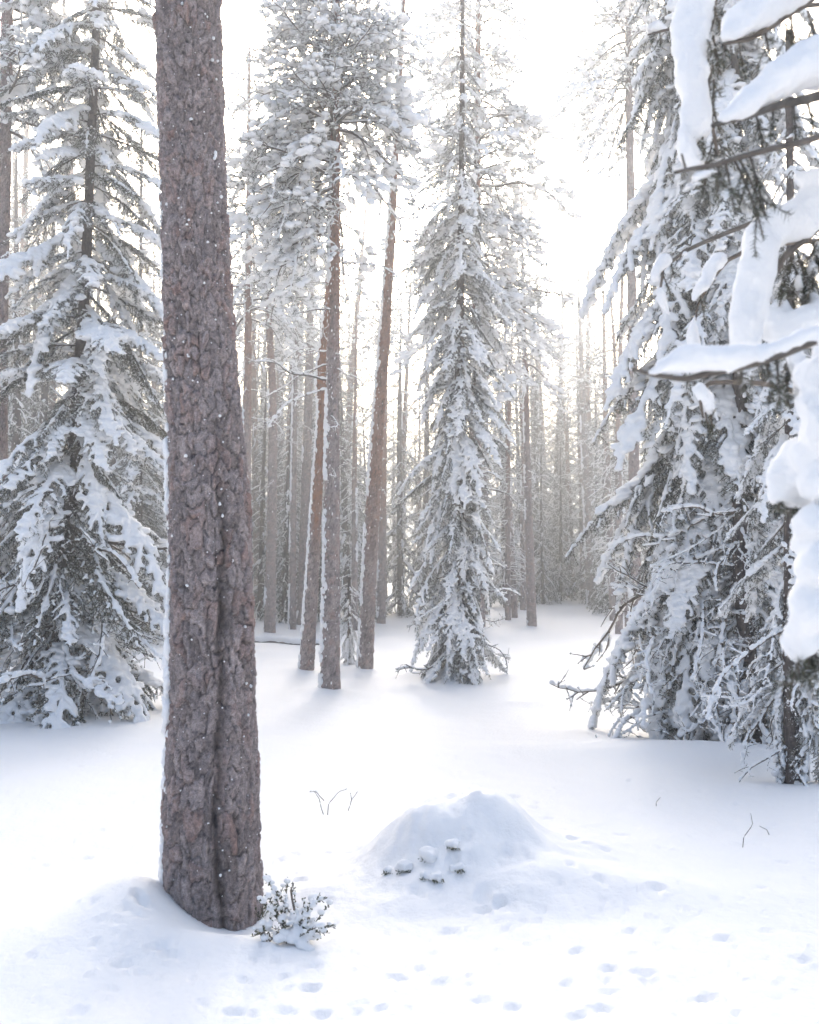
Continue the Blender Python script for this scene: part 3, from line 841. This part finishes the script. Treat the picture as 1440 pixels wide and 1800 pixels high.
LAB = {'spruce': ('spruce_tree', 'hazy snow-covered spruce in the far forest %s', 'far spruces'),
       'pine': ('pine_tree', 'hazy thin-stemmed pine in the far forest %s', 'far pines')}
rg = np.random.default_rng(17)
ZONES = [(-.215, 'behind the tall leaning spruce'), (-.10, 'behind the pale grey pine'), (-.02, 'behind the leaning striped pine'), (.085, 'behind the narrow columnar spruce'), (9, 'beyond the open snow by the lone pine')]
placed = [(v[0], v[1]) for v in f.values()]
def far(kind, x, y, sc):
    n, l, g = LAB[kind]; u = x / y; w = [q for lim, q in ZONES if u < lim][0]; l = l % w; g = g + ' ' + w; tm, cm, sm, st = FT[kind][rg.integers(2)]
    r = thing(n, l, 'tree', (x, y, gz(x, y)), g)
    r.rotation_euler = (rg.normal(0, .022), rg.normal(0, .022), rg.uniform(0, 6.28)); r.scale = (sc, sc, sc)
    t = obj('trunk', tm, r); obj('snow', st, t); c = obj('crown', cm, r); obj('snow', sm, c)
    placed.append((x, y))
def far_px(kind, x, y, sc):
    p = gpix(x, y); far(kind, p[0], p[1], sc)
for a in [('spruce', 458, 1085, .85), ('spruce', 500, 1092, .8), ('spruce', 560, 1088, .9), ('spruce', 612, 1092, 1.0), ('spruce', 648, 1080, .9), ('spruce', 705, 1082, .95), ('spruce', 745, 1078, 1.0),
          ('pine', 704, 1072, .9), ('pine', 497, 1078, .95), ('pine', 455, 1076, 1.0), ('spruce', 955, 1062, .62), ('spruce', 985, 1056, .7), ('spruce', 1062, 1072, .75), ('spruce', 1090, 1080, 1.0),
          ('pine', 905, 1086, .75), ('pine', 920, 1072, .8), ('pine', 1008, 1052, .85), ('pine', 1000, 1050, .8), ('pine', 1026, 1053, .9), ('pine', 893, 1090, .7),
          ('spruce', 890, 1068, 1.0), ('spruce', 925, 1060, 1.1), ('spruce', 945, 1054, 1.2), ('spruce', 975, 1050, 1.15), ('spruce', 1000, 1049, 1.0), ('spruce', 1030, 1052, 1.1), ('pine', 960, 1048, 1.2), ('pine', 985, 1047, 1.25), ('pine', 1045, 1055, 1.2), ('pine', 940, 1050, 1.15), ('spruce', 1050, 1060, 1.0), ('spruce', 150, 1105, 1.0), ('spruce', 205, 1112, .9), ('spruce', 60, 1110, 1.1), ('spruce', 285, 1095, .9), ('spruce', 20, 1130, 1.0), ('pine', 75, 1090, 1.0), ('pine', 190, 1088, .95), ('spruce', -60, 1160, 1.1)]:
    far_px(*a)
tries = 0; cnt = 0
while cnt < 150 and tries < 4000:
    tries += 1
    y = 27 + 40 * rg.random() ** 1.1; u = rg.uniform(-.50, .50); x = u * y
    if .085 < u < .20 and y < 44: continue
    if u > .24 or -.21 < u < -.165: continue
    if any((x - a) ** 2 + (y - b) ** 2 < 1.5 ** 2 for a, b in placed): continue
    k = 'spruce' if rg.random() < .5 else 'pine'; far(k, x, y, rg.uniform(.75, 1.05) if u > .07 else rg.uniform(.55, .8) if -.06 < u < .035 else rg.uniform(.95, 1.45)); cnt += 1

# ------------------------------------------------------------------ the spruce that reaches in at the right, close by
def near_spruce():
    tx, ty = 1.95, 2.75
    root = thing('spruce_tree', 'close spruce with thick white snow pillows on its reaching boughs', 'tree', (tx, ty, gz(tx, ty)))
    base = np.array(root.location)
    me, (Q, r, t) = trunk_mesh('trunk', np.array([[0, 0, -.3], [.03, .02, 3], [0, 0, 7.5]]), np.array([.10, .075, .02]), .03, 30, M_SBARK, (.04, .05), .007, None, 500, flare=.2)
    obj('trunk', me, root)
    rng = np.random.default_rng(55)
    def bough(wood, snow, need=(), voxel=.009, r0=.007, tuft=90, sub=()):
        """wood: pixel polylines (x, y, dist); snow: (x, y, dist, radius px [, flatten]); need: (x, y, dist, dx, dy, length px)"""
        mb = MB()
        for line, ra, rb in wood:
            P = np.array([pp(*q) for q in line]) - base
            s = np.linspace(0, 1, len(P)); tt = np.linspace(0, 1, max(6, 5 * len(P)))
            Pc = np.stack([np.interp(tt, s, P[:, k]) for k in range(3)], -1)
            Pc = roughen(Pc, .004, 14, 3)
            V, F = tube(Pc, np.linspace(ra, rb, len(Pc)), 7); mb.add(V, F, 0)
        for (x, y, d, dx, dy, ln) in need:
            a = pp(x, y, d) - base; b = pp(x + dx * ln, y + dy * ln, d + rng.uniform(-.05, .05)) - base
            Lm = np.linalg.norm(b - a)
            sp = grow(a, b - a, Lm, 1.2, .3, 7, rng)
            V, F = tube(sp, np.linspace(.003, .0015, 7), 4); mb.add(V, F, 0)
            for _ in range(3):
                i = rng.integers(1, 5); q = grow(sp[i], norm(b - a) * .8 + rng.normal(size=3) * .45, Lm * .5, 2, .4, 5, rng)
                V, F = tube(q, np.linspace(.002, .001, 5), 3); mb.add(V, F, 0)
                A, D, T = line_pts(q, .0035); V, F = needles(A, D, .017, .0022, 3, rng, 1.0); mb.add(V, F, (rng.random(len(F)) < .12).astype(int) + 1)
            A, D, T = line_pts(sp, .0035); V, F = needles(A, D, .017, .0022, 3, rng, 1.0); mb.add(V, F, (rng.random(len(F)) < .12).astype(int) + 1)
        o = obj('bough', mb.mesh('bough', SPM), root)
        if snow:
            C, R = [], []
            for q in snow:
                x, y, d, rp = q[:4]; fl = q[4] if len(q) > 4 else (1, 1, 1)
                c = pp(x, y, d) - base; rr = rp / FPX * d
                C.append(c); R.append((rr * fl[0], rr * fl[1], rr * fl[2]))
            V, F = blobs(np.array(C), np.array(R), rs=.03, rng=rng, template=ICO2)
            V, F = remesh(V, F, voxel, 3)
            V = roughen(V, .017, 10, 5); V = roughen(V, .006, 26, 6); V = roughen(V, .0028, 60, 7)
            obj('snow', MB().add(V, F).mesh('bough_snow', [M_SNOW]), o)
        return o
    def along(pts, step=.35):
        """densify (x, y, d, r) control points into a chain"""
        out = []
        for a, b in zip(pts[:-1], pts[1:]):
            L = math.hypot(b[0] - a[0], b[1] - a[1]); n = max(1, int(L / (step * min(a[3], b[3]))))
            for k in range(n):
                t = k / n; out.append(tuple(a[i] + (b[i] - a[i]) * t for i in range(4)))
        out.append(pts[-1]); return out
    tp = (1900, 60, 2.75)
    # the long oblique pillow
    bough([([(2000, 60, 2.75), (1560, 140, 2.3), (1440, 168, 2.15), (1370, 186, 2.1), (1310, 205, 2.08), (1254, 220, 2.05)], .016, .005)],
          along([(1272, 206, 2.05, 9), (1300, 186, 2.07, 22), (1335, 163, 2.1, 32), (1375, 138, 2.12, 40), (1430, 108, 2.15, 48), (1500, 78, 2.2, 54), (1600, 50, 2.35, 50), (1700, 30, 2.5, 40)]),
          [(1330, 205, 2.1, .3, 1, 60), (1395, 185, 2.12, .1, 1, 70), (1420, 180, 2.15, .25, 1, 60), (1360, 195, 2.1, -.1, 1, 50)])
    # the pillow above it
    bough([([(1900, -260, 2.75), (1520, -75, 2.4), (1420, 0, 2.3), (1360, 45, 2.25), (1315, 68, 2.22), (1268, 78, 2.2)], .014, .004)],
          along([(1290, 56, 2.2, 17), (1310, 30, 2.22, 34), (1345, 6, 2.25, 38), (1390, -24, 2.3, 42), (1450, -66, 2.35, 46), (1540, -125, 2.45, 44)]),
          [(1300, 72, 2.22, .05, 1, 55), (1345, 55, 2.25, .2, 1, 80), (1390, 25, 2.3, .1, 1, 100), (1420, 20, 2.3, .3, 1, 60), (1275, 75, 2.2, -.1, 1, 40), (1380, 40, 2.3, .3, 1, 110)])
    # hanging roll with a dark needle edge
    bough([([(1900, -420, 2.75), (1420, -330, 2.65), (1290, -140, 2.6), (1252, 20, 2.6), (1240, 120, 2.58), (1246, 200, 2.55), (1262, 270, 2.52)], .014, .004)],
          along([(1262, -90, 2.6, 36), (1232, -20, 2.6, 38), (1216, 40, 2.58, 37), (1208, 95, 2.58, 33), (1212, 145, 2.56, 31), (1222, 190, 2.55, 28), (1226, 218, 2.54, 24)]) +
          along([(1205, 190, 2.54, 12), (1200, 225, 2.54, 13), (1212, 262, 2.53, 20), (1226, 276, 2.53, 20)]),
          [(1254, 10 + 26 * k, 2.57, rng.uniform(-.25, .5), 1, rng.uniform(40, 70)) for k in range(10)] + [(1225, 225, 2.53, -.2, 1, 45), (1235, 240, 2.53, .1, 1, 60)])
    # bare twig with hanging needle sprays
    bough([([(2000, 60, 2.75), (1580, 205, 2.25), (1440, 242, 2.1), (1340, 268, 2.05), (1260, 288, 2.0), (1215, 296, 2.0), (1186, 304, 1.99)], .010, .0035), ([(1205, 298, 2.0), (1198, 270, 2.0)], .003, .002)],
          along([(1215, 312, 2.0, 7), (1232, 306, 2.0, 10), (1262, 300, 2.0, 5)]),
          [(1290, 280, 2.03, .55, 1, 130), (1275, 285, 2.03, .25, 1, 95), (1262, 287, 2.02, .1, 1, 60), (1300, 278, 2.04, .45, 1, 100), (1318, 273, 2.05, .3, 1, 110), (1245, 290, 2.02, -.15, 1, 60)])
    # big lumpy bough below it
    bough([([(2000, 250, 2.75), (1560, 330, 2.6), (1440, 400, 2.55), (1380, 450, 2.5), (1345, 520, 2.5), (1330, 580, 2.5)], .014, .004)],
          along([(1500, 330, 2.6, 40), (1440, 352, 2.55, 34), (1405, 385, 2.52, 34), (1365, 395, 2.5, 38), (1340, 420, 2.48, 30), (1338, 465, 2.48, 36), (1322, 510, 2.47, 36), (1312, 560, 2.46, 34), (1310, 600, 2.46, 30)]) +
          along([(1430, 320, 2.52, 20), (1405, 318, 2.5, 15)]) + along([(1345, 560, 2.5, 34), (1380, 585, 2.5, 30), (1420, 570, 2.5, 34), (1480, 540, 2.55, 40)]) +
          [(1432, 470, 2.55, 15), (1402, 500, 2.54, 13), (1440, 440, 2.56, 18), (1375, 540, 2.52, 15), (1425, 520, 2.55, 12)],
          [(rng.uniform(1365, 1450), rng.uniform(420, 540), 2.55, rng.uniform(-.6, .6), 1, rng.uniform(35, 75)) for k in range(22)])
    # flat pillow on a nearly level branch
    bough([([(2000, 420, 2.75), (1560, 545, 2.05), (1440, 598, 1.9), (1370, 626, 1.85), (1290, 650, 1.82), (1205, 668, 1.8), (1150, 661, 1.78), (1112, 650, 1.77)], .013, .003)],
          along([(1122, 645, 1.77, 6), (1150, 640, 1.78, 15), (1190, 636, 1.79, 25), (1230, 633, 1.8, 27), (1280, 625, 1.82, 24), (1330, 614, 1.84, 17), (1375, 605, 1.86, 15), (1420, 592, 1.89, 19), (1470, 570, 1.92, 26), (1550, 530, 2.05, 30)]),
          [(1345, 630, 1.85, .2, 1, 55), (1365, 628, 1.85, .1, 1, 75), (1300, 648, 1.83, .3, 1, 40)])
    bough([([(1900, 640, 2.75), (1540, 600, 2.1), (1470, 640, 2.05), (1450, 760, 2.03), (1440, 860, 2.02), (1435, 980, 2.01), (1425, 1130, 2.0)], .013, .004)],
          along([(1500, 590, 2.1, 40), (1462, 625, 2.06, 40), (1452, 700, 2.04, 40), (1455, 800, 2.03, 42), (1452, 900, 2.02, 34), (1448, 1000, 2.0, 38), (1436, 1080, 2.0, 30)]) +
          [(1440, 655, 2.0, 44), (1428, 712, 1.99, 36), (1445, 755, 1.97, 48), (1418, 800, 2.0, 34), (1432, 845, 1.98, 36), (1425, 925, 1.97, 38), (1408, 962, 1.99, 24), (1428, 1000, 1.95, 42), (1412, 1052, 1.97, 30), (1432, 1075, 1.95, 34), (1410, 1105, 1.97, 24)] +
          along([(1395, 610, 2.05, 16), (1400, 660, 2.05, 18), (1398, 700, 2.05, 12)]) + along([(1400, 800, 2.06, 30), (1378, 848, 2.06, 31), (1375, 876, 2.06, 22), (1400, 885, 2.06, 18)]) + [(1392, 1128, 1.99, 18), (1404, 1148, 1.99, 15), (1425, 1130, 1.98, 20)],
          [(1372, 885, 2.04, rng.uniform(-.3, .3), .5, 20) for _ in range(5)] + [(1400, 895, 2.04, .1, .5, 20) for _ in range(3)] + [(1410 + rng.uniform(-10, 40), 1130 + rng.uniform(-10, 30), 2.0, rng.uniform(-.4, .5), 1, rng.uniform(30, 70)) for _ in range(12)] + [(1372, 660, 2.05, .2, 1, 50), (1382, 640, 2.05, .1, 1, 40), (1380, 690, 2.05, .2, 1, 30)], r0=.007)
    # small capped twigs further back
    bough([([(2150, 300, 2.9), (1500, 420, 3.5), (1330, 430, 3.5), (1278, 458, 3.5), (1250, 490, 3.48), (1224, 540, 3.46), (1220, 585, 3.46)], .012, .003)],
          along([(1276, 458, 3.5, 6), (1258, 458, 3.5, 17), (1247, 470, 3.5, 16), (1240, 490, 3.48, 12), (1225, 512, 3.47, 11), (1217, 530, 3.46, 7)]) + along([(1222, 566, 3.46, 4), (1217, 590, 3.46, 12), (1220, 604, 3.46, 14)]) + along([(1330, 420, 3.5, 14), (1420, 405, 3.5, 16)]), [(1232, 520, 3.46, .1, 1, 40)])
    bough([([(2150, 260, 2.9), (1500, 330, 3.6), (1300, 400, 3.7), (1205, 440, 3.7), (1166, 470, 3.7), (1160, 510, 3.7), (1178, 548, 3.7)], .012, .003)],
          along([(1172, 452, 3.7, 12), (1160, 470, 3.7, 10), (1156, 490, 3.7, 9)]) + along([(1162, 515, 3.7, 9), (1168, 532, 3.7, 9), (1176, 546, 3.7, 5)]) + [(1200, 443, 3.7, 6)], [(1165, 480, 3.7, .3, 1, 40), (1180, 460, 3.7, .1, 1, 30)])
    bough([([(1900, 640, 2.75), (1440, 700, 2.6), (1330, 670, 2.6), (1245, 672, 2.6), (1232, 700, 2.6), (1238, 735, 2.6)], .010, .003)],
          along([(1234, 682, 2.6, 14), (1242, 702, 2.6, 15), (1240, 722, 2.6, 9)]) + along([(1252, 722, 2.6, 7), (1262, 738, 2.6, 5)]), [(1240, 725, 2.6, .2, 1, 30), (1250, 730, 2.6, .1, 1, 35)])
    bough([([(2150, -100, 2.9), (1500, 0, 4.0), (1260, 30, 4.2), (1165, 54, 4.2), (1140, 60, 4.2)], .012, .004)], along([(1142, 50, 4.2, 7), (1152, 48, 4.2, 9), (1166, 52, 4.2, 5)]), [(1150, 58, 4.2, -.3, 1, 20), (1160, 58, 4.2, .1, 1, 20)])
    # boughs on the far side, behind the trunk and above
    rg2 = np.random.default_rng(66)
    for k in range(34):
        z = 1.9 + 5.3 * k / 34; az = rg2.uniform(-1.5, 1.3)
        hang_bough(root, 'heavy', Vector((0, 0, z)), az, .4, (.85 - .6 * k / 34) * rg2.uniform(.7, 1.1), rg2)
near_spruce()

# ------------------------------------------------------------------ small plants and debris on the snow
def sprig(name, label, px, leafy=False, group=None, dist=None, cap=True):
    g = gpix(px[0][0][0], px[0][0][1], True); Y = g[1]
    root = thing(name, label, 'plant' if leafy else 'twig', (g[0], g[1], gz(g[0], g[1])), group); base = np.array(root.location)
    rng = np.random.default_rng(int(px[0][0][0])); C, R = [], []
    for line in px:
        P = np.array([pp(x, y, Y + .0) for x, y in line]) - base
        P[:, 1] += np.linspace(0, rng.uniform(-.08, .08), len(P))
        if line is px[0] or abs(P[0, 2]) < .06: P[0, 2] = gz(P[0, 0] + base[0], P[0, 1] + base[1]) - base[2] - .05
        s = np.linspace(0, 1, len(P)); t = np.linspace(0, 1, 14)
        P = np.stack([np.interp(t, s, P[:, k]) for k in range(3)], -1); P = roughen(P, .006, 20, int(px[0][0][0]))
        V, F = tube(P, np.linspace(.0032, .0014, 14), 5); obj('stem', MB().add(V, F).mesh('stem', [M_TWIG]), root)
        if cap:
            for q in P[5:]:
                if rng.random() < .6:
                    r = rng.uniform(.004, .010); C.append(q + np.array([0, 0, r * .7])); R.append((r, r, r * .8))
    if C:
        V, F = blobs(np.array(C), np.array(R), rs=.15, rng=rng); V, F = remesh(V, F, .005, 1)
        obj('snow', MB().add(V, F).mesh('twig_snow', [M_SNOW]), root)
sprig('bare_twig', 'forked bare twig with snow-capped tips in the snow behind the plated trunk', [[(572, 1432), (562, 1405), (550, 1392)], [(576, 1432), (578, 1412), (598, 1390), (610, 1386)], [(570, 1408), (558, 1393), (545, 1391)]])
sprig('bare_twig', 'short single leaning twig next to the forked snow-capped twig', [[(611, 1427), (617, 1408), (628, 1394)], [(618, 1408), (616, 1396)]])
sprig('bare_twig', 'thin crooked bare twig standing in the tracked snow near the slender spruce', [[(1304, 1490), (1306, 1470), (1320, 1448), (1315, 1428)]], cap=False)
sprig('bare_twig', 'tiny leaning stalk beside the crooked bare twig', [[(1356, 1468), (1345, 1457), (1330, 1448)]], cap=False)
sprig('bare_twig', 'tiny curled grass stalk in the snow in front of the large drooping spruce', [[(1154, 1418), (1153, 1410), (1158, 1404), (1162, 1401)]], cap=False)

def shrub():
    g = gpix(512, 1655, True); g2 = gpix(440, 1640, True)
    root = thing('dwarf_shrub', 'leafy dwarf shrub weighed down with snow at the foot of the plated pine', 'shrub', (g[0], g[1], gz(g[0], g[1]))); base = np.array(root.location)
    rng = np.random.default_rng(91); L, LM = MB(), MB(); C, R = [], []
    def leaf(mb, p, d, ln, w, m):
        s = norm(np.cross(d, rng.normal(size=3))); n = np.cross(s, d)
        V = np.array([p, p + d * ln * .35 + s * w, p + d * ln * .75 + s * w * .8, p + d * ln, p + d * ln * .75 - s * w * .8, p + d * ln * .35 - s * w]) + n * np.array([[0], [.002], [.002], [0], [.002], [.002]])
        mb.add(V, np.array([[0, 1, 2, 3], [0, 3, 4, 5]]), m)
    tips = [(466, 1545), (470, 1540), (505, 1548), (498, 1560), (515, 1555), (560, 1575), (572, 1580), (580, 1590), (545, 1590), (585, 1630), (575, 1640), (588, 1628), (450, 1600), (455, 1580), (445, 1650), (452, 1655), (460, 1660),
            (475, 1640), (530, 1665), (540, 1680), (525, 1672), (548, 1675), (500, 1620), (485, 1600), (520, 1600), (550, 1620), (560, 1650), (470, 1575), (535, 1580), (490, 1640), (510, 1660), (447, 1635)]
    for k, (x, y) in enumerate(tips):
        Y = g[1] + rng.uniform(-.10, .16)
        tip = pp(x, y, Y) - base
        st = np.array([rng.uniform(-.12, .08), rng.uniform(-.05, .12), 0]); st[2] = gz(*(st + base)[:2]) - base[2] - .03
        gzt = gz(*(tip + base)[:2]) - base[2]; tip[2] = max(tip[2], gzt + .02)
        mid = (st + tip) / 2 + np.array([0, 0, .05]) + rng.normal(size=3) * .015
        t = np.linspace(0, 1, 12)[:, None]; P = st * (1 - t) ** 2 + 2 * mid * t * (1 - t) + tip * t * t
        V, F = tube(P, np.linspace(.0028, .0012, 12), 4); obj('stem', MB().add(V, F).mesh('stem', [M_TWIG]), root)
        A, D, T = line_pts(P, .011)
        for p, d, tt in zip(A, D, T):
            if tt < .35: continue
            for _ in range(2):
                dr = norm(d * .6 + rng.normal(size=3) * .7 + np.array([0, 0, .2]))
                leaf(L, p, dr, rng.uniform(.011, .02), rng.uniform(.003, .0052), 1 if (y > 1660 and rng.random() < .8) else 0)
            if rng.random() < .33:
                r = rng.uniform(.008, .020); C.append(p + np.array([0, 0, r * .6])); R.append((r, r, r * .75))
    for x, y, d, r in ((525, 1640, 0, .05), (535, 1622, .05, .045), (545, 1640, 0, .045), (515, 1650, -.04, .035), (533, 1660, -.06, .035), (500, 1600, .1, .03), (470, 1625, 0, .03), (552, 1578, .1, .03), (490, 1650, -.05, .03), (465, 1648, -.03, .022), (545, 1668, -.08, .025), (520, 1615, .05, .035)):
        c = pp(x, y, g[1] + d) - base; C.append(c); R.append((r, r, r * .7))
    V, F = blobs(np.array(C), np.array(R), rs=.12, rng=rng, template=ICO2); V, F = remesh(V, F, .006, 2)
    fo = obj('foliage', L.mesh('foliage', [M_LEAF, M_DRY], False), root); fo['kind'] = 'stuff'
    obj('snow', MB().add(V, F).mesh('shrub_snow', [M_SNOW]), root)
    # upright broken stub
    V, F = tube(roughen(np.array([pp(x, y, g[1]) - base for x, y in ((518, 1600), (514, 1580), (512, 1565), (516, 1553))]), .002, 9), [.0055, .005, .005, .0045], 7)
    obj('stub', MB().add(V, F).mesh('stub', [M_TWIG]), root)
shrub()

def moss():
    g = gpix(442, 1618, True)
    root = thing('grass_tuft', 'small tuft of dry grey-green grass against the right foot of the plated pine', 'grass', (g[0], g[1] , gz(g[0], g[1]))); base = np.array(root.location)
    rng = np.random.default_rng(12); mb = MB()
    n = 220
    st = np.stack([rng.normal(0, .05, n), rng.normal(.05, .03, n), np.full(n, -.03)], -1)
    d = norm(np.stack([rng.normal(0, .3, n), rng.normal(-.1, .25, n), np.ones(n)], -1))
    side = norm(np.cross(d, rng.normal(size=(n, 3)))) * .002
    Lg = rng.uniform(.06, .15, (n, 1))
    V = np.stack([st - side, st + side, st + d * Lg * .6 + side * .7, st + d * Lg + np.array([0, 0, -.01])], 1).reshape(-1, 3)
    mb.add(V, np.arange(4 * n).reshape(-1, 4), (rng.random(n) < .3).astype(int))
    b = obj('blades', mb.mesh('blades', [M_LEAF, M_DRY], False), root); b['kind'] = 'stuff'
moss()

def clump(x, y, r, label):
    g = gpix(x, y, True)
    root = thing('snow_clump', label, 'snow clump', (g[0], g[1], gz(g[0], g[1])), 'snow-capped plant clumps on the mound')
    rng = np.random.default_rng(x); base = np.array(root.location)
    C = [np.array([0, 0, r * .55])] + [np.array([rng.normal(0, r * .5), rng.normal(0, r * .4), r * rng.uniform(.2, .6)]) for _ in range(5)]
    R = [(r, r, r * .8)] + [(r * q,) * 3 for q in rng.uniform(.4, .75, 5)]
    V, F = blobs(np.array(C), np.array(R), rs=.12, rng=rng, template=ICO2); V, F = remesh(V, F, .007, 3); V = roughen(V, .004, 30, x)
    s = obj('snow', MB().add(V, F).mesh('clump_snow', [M_SNOW]), root)
    mb = MB(); n = 40
    for _ in range(n):
        p = np.array([rng.uniform(-1, 1) * r * .9, -r * rng.uniform(.5, .95), r * rng.uniform(-.05, .35)]); d = norm(rng.normal(size=3) + np.array([0, -.8, -.2]))
        sd = norm(np.cross(d, rng.normal(size=3))) * .0035
        mb.add(np.array([p, p + d * .006 + sd, p + d * .014, p + d * .006 - sd]), np.array([[0, 1, 2, 3]]))
    fo = obj('foliage', mb.mesh('foliage', [M_LEAF], False), root); fo['kind'] = 'stuff'
for x, y, r in ((797, 1492, .035), (752, 1512, .05), (712, 1532, .045), (748, 1548, .032), (770, 1548, .035), (808, 1535, .030), (682, 1538, .030)):
    clump(x, y, r, 'small snow-capped clump with dark leaves on the near flank of the snow mound')

def log():
    a, b = gpix(455, 1130), gpix(528, 1134)
    root = thing('fallen_log', 'fallen log under a smooth blanket of snow near the pale grey pine', 'log', (a[0], a[1], gz(a[0], a[1]))); base = np.array(root.location)
    P = np.array([[a[0] - .4, a[1] + .5, 0], [a[0] + .5, a[1], 0], [b[0], b[1], 0], [b[0] + .7, b[1] + .1, 0]])
    for q in P: q[2] = gz(q[0], q[1]) - .01
    Q, r, t = resample(P - base, np.array([.12, .12, .11, .08]), .05)
    me, _ = trunk_mesh('x', np.array([[0, 0, 0], [0, 0, 1.]]), np.array([.1, .1]), .1, 12, M_SBARK)
    V, F = tube(Q, r, 12); obj('trunk', MB().add(V, F).mesh('log', [M_SBARK], True, dict(plate=np.full(len(V), .3), crack=np.ones(len(V)), red=np.zeros(len(V)))), root)
    rng = np.random.default_rng(2)
    V, F = blobs(Q + np.array([0, 0, .09]), r * 1.25, .8, rng=rng); V, F = remesh(V, F, .03, 5); V = roughen(V, .015, 6)
    obj('snow', MB().add(V, F).mesh('log_snow', [M_SNOW]), root)
log()

# ------------------------------------------------------------------ hazy air full of drifting snow
def haze():
    m = bpy.data.materials.new('haze'); m.use_nodes = True; nt = m.node_tree; nt.nodes.clear()
    out = nt.nodes.new('ShaderNodeOutputMaterial'); v = nt.nodes.new('ShaderNodeVolumePrincipled')
    v.inputs['Color'].default_value = (0.91, 0.955, 1.0, 1); v.inputs['Density'].default_value = 0.0105; v.inputs['Anisotropy'].default_value = 0.5
    nt.links.new(v.outputs[0], out.inputs['Volume'])
    x0, x1, y0, y1, z0, z1 = -950, 950, -950, 950, -4, 30
    V = np.array([[x, y, z] for z in (z0, z1) for y in (y0, y1) for x in (x0, x1)])
    F = np.array([[0, 2, 3, 1], [4, 5, 7, 6], [0, 1, 5, 4], [2, 6, 7, 3], [0, 4, 6, 2], [1, 3, 7, 5]])
    o = obj('haze', MB().add(V, F).mesh('haze', [m], False)); o['kind'] = 'stuff'
haze()
